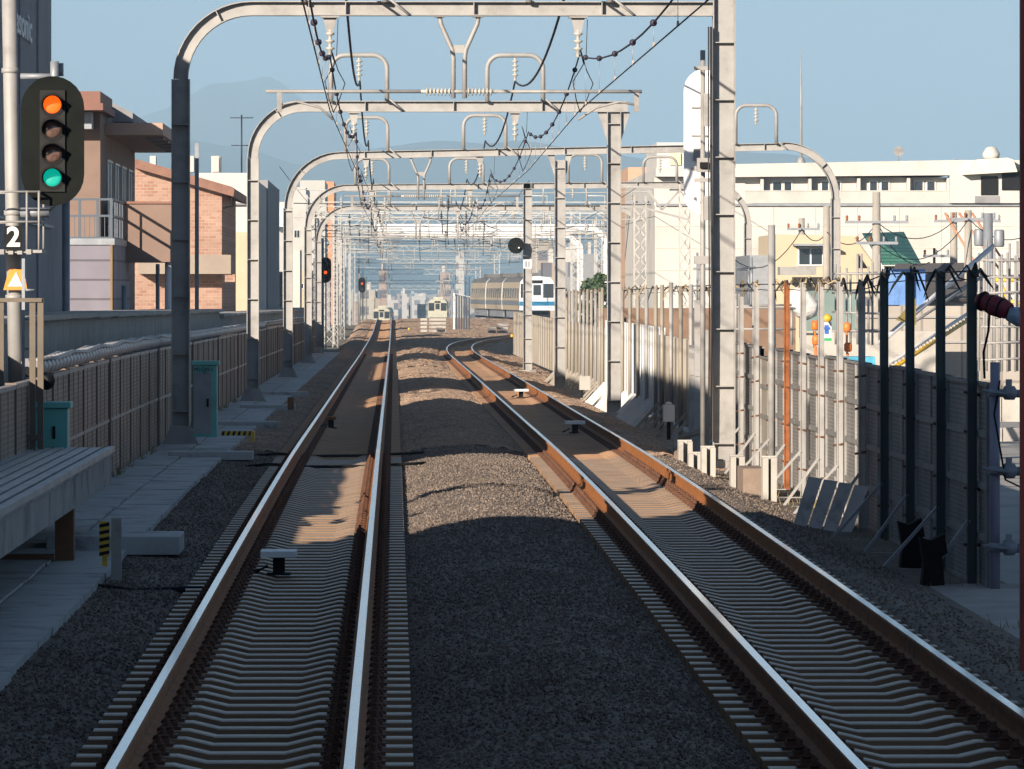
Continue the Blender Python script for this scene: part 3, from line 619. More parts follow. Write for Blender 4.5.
# ------------------------------------------------------------------ left side: noise wall, conduit, parapet
wallm = brickmat('perforated_brown_panel', (.13, .09, .065), (.155, .105, .075), (.26, .19, .14), .09, .05, 'y', .011, .6, .004, .0, .3, .35)
framem = mat('panel_frame_steel', (.27, .25, .24), .55, .3, .25, 2)
T = thing('noise_wall', (-2.72, 60, .1), 'low noise wall of perforated brown panels beside the left walkway', 'wall')
WT = 1.45
for k in range(78):
    y = 34+3.0*k
    if y > 262: break
    z0 = rz(y+1.5)-.14; z1 = z0+WT
    b = MB(); b.box(-2.74, -2.69, y+.05, y+2.95, z0+.02, z0+WT*.5-.02); b.box(-2.74, -2.69, y+.05, y+2.95, z0+WT*.5+.02, z1-.02)
    for z in (z0, z0+WT*.5-.02, z1-.02): b.box(-2.75, -2.675, y+.03, y+2.97, z, z+.04, 1)
    for q in (1, 2): b.box(-2.745, -2.682, y+q*1.0-.015, y+q*1.0+.015, z0+.04, z1-.02, 1)
    b.build('panel', [wallm, framem], T)
    q = k % 5 == 3; b = MB(); b.box(-2.78, -2.655 if q else -2.672, y-(.06 if q else .02), y+.03, z0-.1, z1+.03); b.build('post', mat('brown_wall_post', (.16, .12, .10), .6, .1, .2, 3), T)
T = thing('cable_conduit', (-2.74, 60, 1.5), 'thick ribbed cable conduit lying along the top of the left noise wall', 'conduit')
b = MB(); pts = [(-2.76, y, rz(y)+1.43+.02*math.sin(y)) for y in np.arange(59, 250, 3.)]
b.tube(pts, .055, 8); b.tube([(x+.07, y, z+.06) for x, y, z in pts], .03, 6); b.tube([(x-.08, y, z+.03) for x, y, z in pts], .045, 6); b.build('pipe', mat('grey_conduit', (.20, .20, .21), .5, .1, .2, 4), T)
b = MB(); y = 59.2
for k in range(150):
    z = rz(y)+1.43; b.lathe([(.05, 0), (.088, .05), (.088, .30), (.05, .35)], (-2.74, y, z+.0), (.02, 1, .0), 8); y += .68
b.build('rib', mat('light_conduit_rib', (.45, .44, .43), .5, .1, .2, 4), T, kind='stuff')
b = MB(); b.lathe([(.08, 0), (.08, .05)], (-2.76, 58.85, rz(59)+1.36), (0, 1, 0), 14); b.lathe([(.05, 0), (.09, .1), (.06, .18)], (-2.66, 58.9, rz(59)+1.30), (.3, 1, -.1), 10); b.build('end_flange', black, T)
T = thing('parapet', (-3.9, 60, 1), 'long concrete parapet with a pale top behind the left noise wall', 'wall')
b = MB(); y = 48.
while y < 330:
    z = rz(y+3)+1.86-.12*(y > 150); b.box(-5.3, -3.75, y+.01, y+5.99, -1.5, z-.08); b.box(-5.3, -3.62, y, y+6-.02, z-.078, z-.01); y += 6
b.build('wall', conc_l, T)

# platform slab at the left edge on brown legs
T = thing('service_platform', (-3.3, 50, .3), 'raised concrete service platform on brown legs in the lower left corner', 'platform')
px0 = -1.93; zt = .78
b = MB(); b.box(-5.4, px0, 20, 57.6, zt-.33, zt-.06); b.box(-5.4, px0+.02, 20, 57.66, zt-.058, zt-.01); b.build('slab', conc, T)
b = MB(); x = -5.35
while x < px0: b.box(x, x+.085, 20, 57.6, zt-.008, zt+.012); x += .12
b.box(px0-.03, px0+.03, 20, 57.7, zt-.03, zt+.02); b.build('deck_board', mat('grey_deck_boards', (.32, .33, .34), .5, .1, .25, 1.5), T, kind='stuff')
for y in (51.2, 38):
    b = MB(); b.box(-2.11, -1.95, y, y+.2, -.2, zt-.331); b.build('leg', brownwood, T)
b = MB(); b.bar((-5, 51.2, .0), (-2.12, 51.2, .0), .12, .1); b.build('brace', brownwood, T)
# brown frame behind the cage
T = thing('ladder_frame', (P(20, 440, 57).x, 57, .7), 'dark brown steel ladder frame standing on the platform before the signal pole', 'frame')
b = MB()
for px in (2, 33.5, 41.5): b.box(P(px, 0, 57).x-.028, P(px, 0, 57).x+.028, 56.9, 56.96, ZP(450, 57), ZP(298, 57))
b.box(P(-4, 0, 57).x, P(43, 0, 57).x, 56.88, 56.92, ZP(302, 57), ZP(298, 57)); b.box(P(-4, 0, 57).x, P(43, 0, 57).x, 56.86, 56.9, ZP(440, 57), ZP(434, 57)); 
b.build('frame', mat('brown_frame_paint', (.12, .095, .07), .6, 0, .2, 3), T)
b = MB()
for k in range(6): b.tube([(P(21, 0, 57).x, 57.3, .9+k*.28), (P(33, 0, 57).x, 57.3, .9+k*.28)], .012, 6)
b.box(P(22, 0, 57).x-.015, P(22, 0, 57).x+.015, 57.28, 57.31, .75, 2.6); b.build('ladder', galv_d, T)
def cabinet(px0, px1, pt, pb, d, depth, label, front, vents=False):
    x0, x1, z0, z1 = XP(px0, d), XP(px1, d), ZP(pb, d), ZP(pt, d)
    T = thing('equipment_cabinet', ((x0+x1)/2, d, z0), label, 'cabinet', 'trackside cabinets')
    b = MB(); b.box(x0, x1, d, d+depth, z0, z1-.06); b.box(x0-.03, x1+.03, d-.04, d+depth+.03, z1-.058, z1); b.build('body', teal, T, bevel=.006)
    b = MB(); b.box(x0+.02, x1-.08, d-.02, d-.002, z0+.05, z1-.17); dr = b.build('door', front, T)
    b = MB(); b.cbox((x1-.13, d-.035, (z0+z1)/2-.05), .03, .02, .12); b.build('handle', black, dr)
    return T, x0, x1, z0, z1
T_, x0, x1, z0, z1 = cabinet(193, 217, 361, 437, 86, .5, 'teal cabinet with a grey door and small lettering beside the nearest gantry column', tealw)
text('M1ON-1', .075, Matrix.Translation(((x0+x1)/2-.01, 85.97, z1-.12)) @ FACE, black, T_)
text('25', .05, Matrix.Translation(((x0+x1)/2-.0, 85.97, z1-.165)) @ FACE, black, T_)
cabinet(31, 68, 402, 452, 57.9, .45, 'plain teal cabinet behind the platform below the signal pole', teal)
# striped barrier posts and slabs over the walkway
stripem = mat('hazard_black_yellow', (.55, .36, .03), .6, 0, .1, 3)
def hazard(b, x0, x1, y, z0, z1, n=5):
    b.box(x0, x1, y, y+.03, z0, z1, 0)
    w_ = (z1-z0)/n if z1-z0 > x1-x0 else (x1-x0)/n
    for k in range(n):
        if z1-z0 > x1-x0:
            za = z0+k*w_+.1*w_; b.prism([(x0, za), (x1, za+.3*w_), (x1, za+.8*w_), (x0, za+.5*w_)], y-.004, y-.001, 1)
        else:
            xa = x0+k*w_+.1*w_; b.prism([(xa, z0), (xa+.45*w_, z0), (xa+.7*w_, z1), (xa+.25*w_, z1)], y-.004, y-.001, 1)
T = thing('barrier_post', (P(111, 575, 48).x, 48, 0), 'short concrete marker post with a black and yellow striped plate at the walkway edge', 'post')
xx = P(116.5, 0, 48).x; b = MB(); b.box(xx-.04, xx+.04, 48, 48.08, ZP(580, 48), ZP(518, 48)); b.build('post', conc, T)
xx = P(105, 0, 48).x; b = MB(); hazard(b, xx-.04, xx+.04, 47.95, ZP(556, 48), ZP(521, 48)); b.box(xx-.02, xx+.02, 47.985, 48.02, ZP(566, 48), ZP(556, 48)); b.build('striped_plate', [stripem, black], T)
for (pa, pb, py, d, lab) in ((221, 253, 433.5, 86.5, 'black and yellow striped bar across the walkway at the nearest gantry'),):
    b = MB(); xa, xb = XP(pa, d), XP(pb, d); hazard(b, xa, xb, d, ZP(py+2, d), ZP(py-2.5, d), 6); b.box(xb-.03, xb+.02, d-.01, d+.5, ZP(py+8, d), ZP(py-2, d)); b.build('striped_bar', [stripem, black], None, lab, 'bar')
b = MB(); q = P(208, 373, 122); b.box(XP(303, 118)-.3, XP(309, 118)-.3, 118, 118.3, rz(118)-.1, rz(118)+.15); b.build('marker_block', brownwood, None, 'small brown marker block on the far end of the left walkway', 'block')
for i, (y, x1, lab) in enumerate(((53.2, -1.12, 'nearest concrete cross slab jutting from the walkway onto the ballast, beside the striped post'), (82, -1.15, 'concrete cross slab jutting from the walkway at the nearest gantry column'), (103, -1.2, 'third concrete cross slab jutting from the walkway past the nearest gantry'), (120, -1.2, 'fourth concrete cross slab jutting from the walkway at the second gantry'), (138, -1.2, 'farthest concrete cross slab jutting from the walkway past the second gantry'))):
    b = MB(); b.box(-2.3, x1, y, y+.7 if i else y+1.2, rz(y)-.15, rz(y)-.035+(.05 if i == 0 else 0)); b.build('cross_slab', slabm, None, lab, 'slab', 'cross slabs on the walkway edge', bevel=.008)
b = MB(); b.tube([(-1.62, 47.9, rz(48)-.16), (-1.3, 47.7, rz(48)-.19), (-.95, 48.2, rz(48)-.2), (-.7, 48.2, rz(48)-.2)], .035, 10); b.build('cable_pipe', black, None, 'black flexible pipe lying on the ballast from the striped post to the rail', 'pipe')
for y in (80, 85.5):
    b = MB(); b.tube([(-1.5, y, rz(y)-.21), (-.9, y, rz(y)-.15), (-.5, y, rz(y)-.17)]+[(x, y+.1*math.sin(x*5), rz(y)-.18) for x in np.arange(-.4, .5, .2)]+[(.9, y, rz(y)-.15), (1.2, y+.2, rz(y)-.14)], .02, 8)
    b.build('track_cable', black, None, 'black cable crossing under the left rails ' + {80: 'just before the nearest gantry', 85.5: 'level with the nearest gantry', 118: 'near the second gantry', 60: 'at the start of the sunlit patch'}[y], 'cable', 'black cables crossing the left track')
# small ground devices between the rails
for i, (px, py, d, w_, cx) in enumerate(((279, 551, 50.5, .3, 0), (575, 423, 101, .34, 3.57), (521, 387.5, 139, .34, 3.57), (331, 418, 105, .18, 0))):
    x = XP(px, d); z = rz(d); lab = ['white topped ground marker between the left rails near the front', 'white topped ground marker between the right rails near the front', 'farther white topped ground marker between the right rails', 'tiny ground box between the left rails past the nearest gantry'][i]
    T = thing('track_marker', (x, d, z-.2), lab, 'marker', 'ground markers between the rails')
    b = MB(); b.box(x-w_/2, x+w_/2, d-.25, d+.25, z-.035, z+.015); b.build('top_plate', white if i < 3 else rust, T)
    b = MB(); b.box(x-.05, x+.05, d-.05, d+.05, z-.17, z-.036); b.box(x-.1, x+.1, d-.12, d+.12, z-.19, z-.171); b.tube([(x-.1, d, z-.12), (x-.17, d-.1, z-.15), (x-.2, d+.2, z-.17)], .015, 6); b.build('stand', black, T)

# ------------------------------------------------------------------ right side: barrier along the yard
panm = brickmat('louvred_grey_panel', (.15, .145, .14), (.17, .165, .16), (.27, .26, .25), .06, .045, 'y', .012, .55, .004, .0, .3, .3)
corr = mat('corrugated_white_sheet', (.50, .51, .52), .5, .1, .15, 1.2, streak=.25, dirt=(.36, .36, .35))
corr_b = mat('weathered_beige_sheet', (.26, .235, .20), .6, .1, .25, 1.5, streak=.25, dirt=(.15, .125, .10))
FX = 6.09
T = thing('panel_barrier', (FX, 70, -.4), 'tall barrier of louvred grey panels between the right track and the yard', 'barrier')
posts = [54.1, 57.2, 60.6, 63.8, 66.9, 70.2, 73.3, 76.5, 79.7, 82.9, 86.4, 90.2, 93.7, 97]
posts0 = [53.2]+posts[1:]
def fz(y): return rz(y)-.50
for i in range(len(posts0)-1):
    y0, y1 = posts0[i]+.08, posts0[i+1]-.08; z0 = fz(y0)+.02; z1 = 1.47+(.015*(i % 3))
    if i == 9: z1 -= .12
    b = MB(); m_ = (z1-z0)/4
    b.box(FX-.02, FX+.03, y0, y1, z0, z1)
    for k in range(5): b.box(FX-.045, FX+.035, y0-.02, y1+.02, z0+k*m_-(.03 if k else 0), z0+k*m_+(.03 if k < 4 else 0), 1)
    b.box(FX-.04, FX+.034, (y0+y1)/2-.03, (y0+y1)/2+.03, z0+.03, z1-.03, 1)
    for yy in (y0, y1-.05): b.box(FX-.044, FX+.0345, yy, yy+.05, z0+.03, z1-.03, 1)
    b.build('panel', [panm if i != 9 else corr_b, mat('barrier_frame', (.24, .235, .23), .55, .3, .25, 2)], T)
for i, y in enumerate(posts):
    zt = 2.48 if y < 66 else 2.40
    if y == 90.2: zt = 2.2
    if i == 9: zt = 3.2
    m_ = dark_green if y < 66 else (rust if i == 8 else galv)
    b = MB(); r_ = .055 if y < 66 else .03
    if i == 9: b.tube([(FX-.09, y, fz(y)), (FX-.09, y, zt)], .05, 10)
    else:
        w__ = .085 if y < 66 else .075; b.box(FX-.05-w__, FX-.05-w__+.012, y-r_, y+r_, fz(y), zt); b.box(FX-.05-.012, FX-.05, y-r_, y+r_, fz(y), zt); b.box(FX-.05-w__+.0125, FX-.0625, y-r_*.6, y-r_*.6+.01, fz(y), zt)
    p_ = b.build('post', m_, T)
    for z in (0, .5, 1.0, 1.35):
        b = MB(); b.tube([(FX-.16, y+.02, z+.03*math.sin(i+z)), (FX-.02, y-.04, z)], .015, 6); b.build('clamp', fastm, p_)
    # prop at the foot
    b = MB(); z_ = fz(y); b.bar((FX-.12, y-.02, z_+.62), (FX-.55-.1*(i % 2), y-.05, z_+.03), .04, .03); b.box(FX-.62, FX-.1, y-.09, y-.02, z_-.02, z_+.03)
    b.build('prop', galv_d if y < 66 else galv, T)
b = MB(); b.box(FX-.02, FX+.02, 53.1, 53.27, fz(53), 1.47); b.tube([(FX+.02, 53.12, fz(53)), (FX+.02, 53.12, 1.66)], .045, 10); b.build('end_post', mat('violet_grey_steel', (.24, .23, .30), .5, .2, .15, 2), T)
# wire along the post tops with torn strips tied on
T2 = thing('top_wire', (FX-.08, 60, 2.4), 'wire strung along the barrier post tops with torn dark strips tied on', 'wire')
b = MB(); b.tube([(FX-.08, y, (2.47 if y < 66 else 2.38)-.0) for y in posts[:]]+[(FX-.08, 110, 2.36), (FX-.08, 135, 2.3), (FX-.08, 190, 2.2)], .008, 5)
b.tube([(FX-.06, y, (2.40 if y < 66 else 2.31)-.02*(i % 2)) for i, y in enumerate(posts)]+[(FX-.06, 110, 2.28), (FX-.06, 135, 2.2)], .006, 5); b.build('wire', wirem, T2)
ragm = [mat('torn_dark_strip', (.03, .03, .028), .8, 0, .3, 5), mat('torn_brown_strip', (.16, .12, .07), .8, 0, .3, 5), mat('torn_tan_strip', (.38, .30, .20), .8, 0, .3, 5), mat('torn_orange_strip', (.6, .12, .04), .7, 0, .2, 5)]
rr = random.Random(5)
ry = posts+[100, 103, 106, 109, 112, 116, 120, 124, 128, 132, 137, 142, 147, 153, 159, 166, 174, 182]
for i, y in enumerate(ry):
    for k in range(4 if y < 95 else 3):
        z = 2.42-(y > 66)*.07-(y > 98)*.06-(y > 130)*.05; x = FX-.08; b = MB()
        dx = rr.uniform(-.26, .26); dz = rr.uniform(-.24, .08); pts = [(x, y+rr.uniform(-.3, .3), z), (x+dx*.35, y, z+.05+rr.uniform(0, .07)), (x+dx*.75, y+.05, z+dz*.4), (x+dx, y, z+dz)]
        wv = rr.uniform(.008, .02); b.tube(pts, .01, 5, rr=[.016, wv, wv*.8, .003]); m_ = ragm[0 if y < 68 and rr.random() < .8 else rr.choice((0, 1, 1, 2, 2))]
        if i == 3 and k == 0: m_ = ragm[3]
        b.build('torn_strip', m_, T2)
# pair of long drains / items at the base
T = thing('red_bundle', (XP(995, 55), 55, 2.2), 'dark red wrapped bundle tied to the last dark barrier post at the right edge', 'bundle')
b = MB(); a = Vector((XP(974, 54.2), 53.8, ZP(299, 54.2))); c = Vector((XP(1004, 54.2), 53.6, ZP(311, 54.2)))
b.tube([a+(c-a)*t for t in (0, .1, .25, .5, .8, 1)], .1, 14, rr=[.05, .08, .075, .095, .09, .07]); b.build('wrap', mat('dark_red_plastic', (.16, .012, .022), .6, 0, .5, 9, .03, 9), T)
for t_ in (.12, .4, .7): b = MB(); b.lathe([(.06, 0), (.094, .01), (.094, .03), (.06, .04)], a+(c-a)*t_, c-a, 12); b.build('tie', black, T)
b = MB(); b.tube([c+Vector((-.02, 0, -.02)), c+Vector((.08, 0, -.05)), c+Vector((.2, 0, -.07))], .1, 12, rr=[.06, .09, .07]); b.build('grey_end', mat('blue_grey_plastic', (.25, .33, .42), .4, 0, .3, 8, .01, 12), T)
b = MB(); b.tube([(XP(985, 54.2), 53.7, ZP(308, 54.2)), (XP(984, 54.2), 53.7, ZP(330, 54.2)), (XP(979, 54.2), 53.7, ZP(352, 54.2)), (XP(980, 54.2), 53.7, ZP(378, 54.2))], .012, 6); b.build('cord', black, T)
# scaffold tubes sticking out to the right of the barrier end
for k, (py, r_, lab) in enumerate(((393, .035, 'upper'), (471, .04, 'middle'), (548, .042, 'lower'))):
    d = 53; b = MB(); z = ZP(py, d); b.tube([(FX-.05, d, z), (FX+2.2, d+.4, z-.06)], r_, 12); b.lathe([(r_, 0), (r_+.03, .02), (r_+.03, .1), (r_, .12)], (FX+.08, d+.02, z), (1, .18, -.02), 10); b.cbox((FX+.13, d+.0, z+.07), .05, .06, .1); b.tube([(FX-.1, d, z+.02), (FX+.12, d-.05, z-.01)], .015, 6)
    b.build('scaffold_tube', galv_d, None, lab+' horizontal steel tube clamped to the near end of the barrier', 'tube', 'steel tubes at the barrier end')
b = MB(); b.tube([(FX+.05, 53, 1.5), (FX+.0, 53, 1.2), (FX+.1, 53, .62), (FX+.35, 53, .5), (FX+.9, 53.2, .47)], .01, 6); b.build('hanging_cord', black, None, 'thin black cord hanging in a loop at the near barrier end', 'cord')
# grey corrugated stretch, white corrugated stretch, then the slatted stretch
def corrugated(name, y0, y1, zt, m, label, pitch=.9, flare=True, posts_top=None, inset=.0, bars=False):
    T = thing(name, (FX, y0, fz(y0)), label, 'fence', 'fence stretches beyond the barrier')
    y = y0; k = 0
    while y < y1-.1:
        z0 = fz(y); yn = min(y+pitch, y1)
        b = MB()
        if not bars: b.box(FX-.0+inset, FX+.03+inset, y+.01, yn-.01, z0+.25, zt)
        b.box(FX-.10+inset, FX-.001+inset, y, y+pitch*.33, z0+.3, zt); b.build('sheet', m, T) if not bars else b.build('bar', m, T)
        if flare and k % 1 == 0:
            b = MB(); b.bar((FX-.12, y+.1, z0+.55), (FX-.62, y+.1, z0+.02), .07, .05); b.build('prop', m, T)
        y += pitch; k += 1
    if posts_top:
        y = y0
        while y < y1:
            b = MB(); b.tube([(FX-.16, y, fz(y)-.1), (FX-.16, y, posts_top+random.uniform(-.04, .06))], .04, 7); b.build('post', random.choice([corr_b, galv, corr_b]), T); y += pitch*(3.2 if m is corr else 1.7)
    return T
corrugated('sheet_fence', 104, 117.5, 1.42, corr_b, 'weathered beige sheet fence just beyond the nearest right column', 2.2, True, 2.38)
corrugated('sheet_fence', 118, 149, 1.56, corr, 'bright white corrugated fence with slanted feet halfway down the right track', 1.35, True, 2.32)
corrugated('slatted_fence', 150, 190, 1.35, corr_b, 'beige slatted fence beyond the white corrugated stretch', 1.9, True, 2.28)
corrugated('slatted_fence', 194, 262, 1.35, corr_b, 'pale slatted fence at the far end, where the right track bends', 3.2, False, None)
# gap with white posts and boxes
for i, (px, top, bot, d) in enumerate(((692, 345, 437, 100), (697.5, 300, 432, 99), (706, 330, 430, 98))):
    x = XP(px, d); b = MB(); b.box(x-.05, x+.05, d-.04, d+.04, fz(d)-.1, ZP(top, d)); b.cbox((x, d-.05, 0.9), .09, .02, .05); b.build('square_post', galv, None, ['short white post left of the nearest right column', 'tall white post left of the nearest right column', 'white post hard against the nearest right column'][i], 'post', 'white posts in the fence gap')
def wood(px0, px1, pt, pb, d, depth, lab, m, name='box', cat='box', grp=None):
    b = MB(); b.box(XP(px0, d), XP(px1, d), d, d+depth, ZP(pb, d), ZP(pt, d)); return b.build(name, m, None, lab, cat, grp, bevel=.01)
T = thing('trackside_box', (XP(669, 92), 92, -.3), 'small white trackside box on a dark stem beside the right rail', 'box')
b = MB(); x = XP(669, 92); b.box(x-.09, x+.09, 92, 92.15, ZP(422, 92), ZP(405, 92)); b.prism([(x-.06, ZP(405, 92)), (x+.06, ZP(405, 92)), (x+.03, ZP(402, 92)), (x-.03, ZP(402, 92))], 92, 92.15); b.build('body', white, T, bevel=.01)
b = MB(); b.box(x-.03, x+.03, 92.03, 92.1, ZP(440, 92), ZP(422, 92)); b.build('stem', black, T)
T = thing('trackside_box', (XP(585, 133), 133, -.4), 'small cream box among the slanted feet of the white fence', 'box')
b = MB(); x = XP(585, 133); b.box(x-.12, x+.12, 133, 133.2, ZP(390, 133), ZP(376, 133)); b.build('body', conc_l, T); b = MB(); b.box(x-.09, x-.04, 133.05, 133.1, ZP(398, 133), ZP(390, 133)); b.build('stem', black, T)
# precast L shaped pieces, concrete blocks and boards at the foot
def lblock(x, y, z, w_, h, lab):
    b = MB(); b.prismx([(y, z), (y+w_, z), (y+w_, z+h), (y+w_-.07, z+h), (y+w_-.07, z+.07), (y, z+.07)], x, x+.5); return b.build('concrete_block', conc_l, None, lab, 'block', 'concrete pieces at the barrier foot')
for i, (px, pt, pb, d) in enumerate(((686, 440, 452, 88), (696, 452, 470, 84), (709, 446, 474, 82), (738, 455, 497, 78), (770, 456, 500, 74.5))):
    x0, x1 = XP(px-8, d), XP(px+6, d); z0, z1 = fz(d)-.03, ZP(pt, d)
    b = MB(); b.box(x0, x1, d, d+.12, z0, z1); b.box(x0, x0+.07, d-.22, d, z0, z1-.02); b.box(x1-.07, x1, d-.22, d, z0, z1-.02); b.build('channel_block', conc_l, None, ['first', 'second', 'third', 'fourth', 'fifth'][4-i]+' pale channel piece from the near end, standing at the barrier foot', 'block', 'channel pieces at the barrier foot')
b = MB(); b.box(XP(742, 76.5), XP(764, 76.5), 76.2, 77.5, fz(76), ZP(468, 76.5)); b.build('board', mat('pinkish_board', (.22, .165, .13), .8, 0, .2, 3), None, 'pinkish brown board between two pale channel pieces at the barrier foot', 'board')
T = thing('louvre_stack', (5.4, 68.5, -.4), 'leaning stack of pale grey slats beside the rail where shade begins', 'slats')
for k in range(4):
    b = MB(); x = 5.12+k*.17; z = fz(67); b.add([(x, 65.6, z), (x+.15, 65.6, z), (x+.15, 65.65, z), (x, 65.65, z), (x+.22, 65.9, z+.62-.03*k), (x+.37, 65.9, z+.60-.03*k), (x+.37, 65.95, z+.60-.03*k), (x+.22, 65.95, z+.62-.03*k)], [(0, 3, 2, 1), (4, 5, 6, 7), (0, 1, 5, 4), (1, 2, 6, 5), (2, 3, 7, 6), (3, 0, 4, 7)]); b.build('slat', slabm, T)
for i, (px, pt, pb, d) in enumerate(((912, 538, 578, 57.5), (934, 580, 622, 54))):
    x = XP(px, d); b = MB(); z=fz(d); b.prism([(x-.12, z-.03), (x+.10, z-.03), (x+.07, z+.30), (x+.12, z+.33), (x+.09, z+.5), (x-.03, z+.44), (x-.13, z+.47), (x-.09, z+.22)], d-.12, d+.12); b.build('stub_post', mat('tarred_timber', (.014, .012, .011), .9, 0, .4, 8, .01, 20, spec=.1), None, ['farther', 'nearer'][i]+' dark stub standing in the shade by the barrier foot', 'stub', 'dark stubs at the barrier foot')
b = MB(); b.tube([(4.95, 88, rz(88)-.3), (5.1, 92, rz(92)-.22), (5.35, 97, rz(97)-.2), (5.75, 97.5, rz(97)-.1)], .05, 8); b.build('cable_pipe', mat('brown_rubber_hose', (.16, .12, .09), .7, 0, .2, 4), None, 'brown hose lying from the right rail to the white posts', 'hose')
# shoulder slab near right corner
strip(lambda y: [(5.55, fz(y)+.03), (5.9, fz(y)+.05), (7.2, fz(y)+.05)], [36, 40, 44, 48, 51, 54], 'edge_slab', mat('grey_brown_slab', (.30, .27, .25), .85, 0, .2, 2, .002, 40))
b = MB(); b.tube([(7.0, 50.2, fz(50)+.09), (7.4, 50.2, fz(50)+.09)], .05, 8); b.tube([(6.98, 50.0, fz(50)+.15), (7.3, 50.1, fz(50)+.17)], .045, 8); b.build('pipe_offcut', brownwood, None, 'brown pipe offcuts lying on the slab at the right edge', 'pipe')
b = MB(); x = XP(1024.2, 40); b.box(x-.018, x+.05, 40, 40.06, -.6, 6); b.build('red_post', mat('dark_red_paint', (.30, .035, .02), .5, 0, .8, .35, dirt=(.02, .006, .006)), None, 'dark red post cut by the right edge of the frame', 'post')

# ------------------------------------------------------------------ buildings
def bldg(name, label, x0, x1, y0, y1, z0, z1, m, cat='building', group=None, par=None, roof=None, over=.0):
    T = thing(name, ((x0+x1)/2, y0, z0), label, cat, group)
    b = MB(); b.box(x0, x1, y0, y1, z0, z1); b.build('wall', m, T)
    if par:
        b = MB(); t_ = .25
        b.box(x0-over, x1+over, y0-over-.003, y0+t_, z1+.002, z1+par); b.box(x0-over, x1+over, y1-t_, y1+over, z1+.002, z1+par)
        b.box(x0-over, x0+t_, y0+t_+.002, y1-t_-.002, z1+.002, z1+par); b.box(x1-t_, x1+over, y0+t_+.002, y1-t_-.002, z1+.002, z1+par); b.build('parapet', roof or m, T)
    return T
frame_w = mat('pale_window_frame', (.6, .6, .58), .5, .2, .05, 2)
def win(T, x0, x1, z0, z1, y, n=2, fr=None, gl=None, t=.05):
    """window in a wall facing the camera at depth y"""
    b = MB(); b.box(x0, x1, y-.04, y-.003, z0, z0+t); b.box(x0, x1, y-.04, y-.003, z1-t, z1)
    for k in range(n+1):
        x = x0+(x1-x0-t)*k/n; b.box(x, x+t, y-.042, y-.005, z0+t+.002, z1-t-.002)
    f = b.build('window', fr or frame_w, T); q = MB(); q.box(x0+.02, x1-.02, y-.02, y-.006, z0+.02, z1-.02); q.build('pane', gl or glass, f); return f
def winpx(T, pa, pb, ta, tb, d, n=2, **k): return win(T, XP(pa, d), XP(pb, d), ZP(tb, d), ZP(ta, d), d, n, **k)
def winside(T, x, y0, y1, z0, z1, n=2, fr=None, gl=None, t=.05):
    b = MB(); b.box(x+.003, x+.04, y0, y1, z0, z0+t); b.box(x+.003, x+.04, y0, y1, z1-t, z1)
    for k in range(n+1):
        y = y0+(y1-y0-t)*k/n; b.box(x+.005, x+.042, y, y+t, z0+t+.002, z1-t-.002)
    f = b.build('window', fr or frame_w, T); q = MB(); q.box(x+.006, x+.02, y0+.02, y1-.02, z0+.02, z1-.02); q.build('pane', gl or glass, f); return f
GZ = lambda y: rz(y)-.7
greyw = mat('grey_render_wall', (.22, .22, .235), .8, 0, .12, .6, .004, 8, dirt=(.165, .165, .175))
whitew = mat('white_render_wall', (.47, .46, .44), .8, 0, .06, .5, dirt=(.40, .385, .36))
creamw = mat('cream_panel_wall', (.46, .455, .435), .8, 0, .07, .4, dirt=(.39, .38, .35))
tanw = mat('tan_render_wall', (.46, .38, .27), .8, 0, .08, .6)
peachw = mat('peach_render_wall', (.46, .29, .20), .8, 0, .08, .6)
brownw = mat('brown_render_wall', (.19, .13, .105), .8, 0, .12, .8, dirt=(.15, .10, .08))
brickw = brickmat('orange_brick', (.29, .15, .11), (.38, .235, .18), (.36, .28, .22), .26, .115, 'x', .012, .85, .004, .5, 0., .15)
brickr = mat('brown_tile_roof', (.20, .10, .07), .7, 0, .2, 3)
sidingm = brickmat('purple_grey_siding', (.16, .15, .19), (.175, .165, .20), (.08, .075, .09), 4.0, .42, 'x', .02, .7, .01, .0, 0., .15)
sidingy = brickmat('purple_grey_siding_side', (.16, .15, .19), (.175, .165, .20), (.08, .075, .09), 4.0, .42, 'y', .02, .7, .01, .0, 0., .15)

# tall buildings on the left that throw the morning shade over the line; the unseen block beside the camera is added and slanted to shape its shade
T = thing('shade_block', (-12, 0, -.8), 'large unseen grey block left of the camera, added to shade the foreground, its end slanted along the sunlight', 'building')
fp_ = [(-6, -40), (-6, 46.8), (-18, 26), (-18, -40)]; b = MB(); b.add([(x, y, -.8) for x, y in fp_]+[(x, y, 14.4) for x, y in fp_], [(0, 1, 2, 3), (7, 6, 5, 4), (0, 4, 5, 1), (1, 5, 6, 2), (2, 6, 7, 3), (3, 7, 4, 0)]); b.build('wall', greyw, T)
for k in range(7):
    for j in range(3): winside(T, -6, -30+k*10, -26+k*10, 2.2+j*3.6, 4.2+j*3.6, 3)
T = bldg('grey_tower', 'tall plain grey building with large white letters behind the signal pole', -8.2, -5.35, 72, 107.5, -.8, 7.02, greyw, par=.55)
text('nasonic', .64, Matrix.Translation((-5.33, 98.6, 6.66)) @ SIDE_R, white, T, depth=.02, sx=2.7, bold=.012)
b = MB()
for z in (3.4,): b.box(-5.345, -5.30, 74, 107.4, z, z+.05)
for y in (80, 86, 92, 98, 103): b.box(-5.345, -5.31, y, y+.04, -.4, 7.3)
b.build('panel_seam', galv_d, T)
b = MB(); b.box(-8.2, -5.38, 107.503, 112.5, -.8, ZP(77, 110)); b.build('lower_annexe', greyw, T)
b = MB(); b.tube([(XP(66.5, 108), 108, -.5), (XP(66.5, 108), 108, ZP(198, 108))], .07, 8); b.tube([(XP(58, 107), 107.7, ZP(75, 107)), (XP(58, 107), 107.7, ZP(62, 107))], .07, 8)
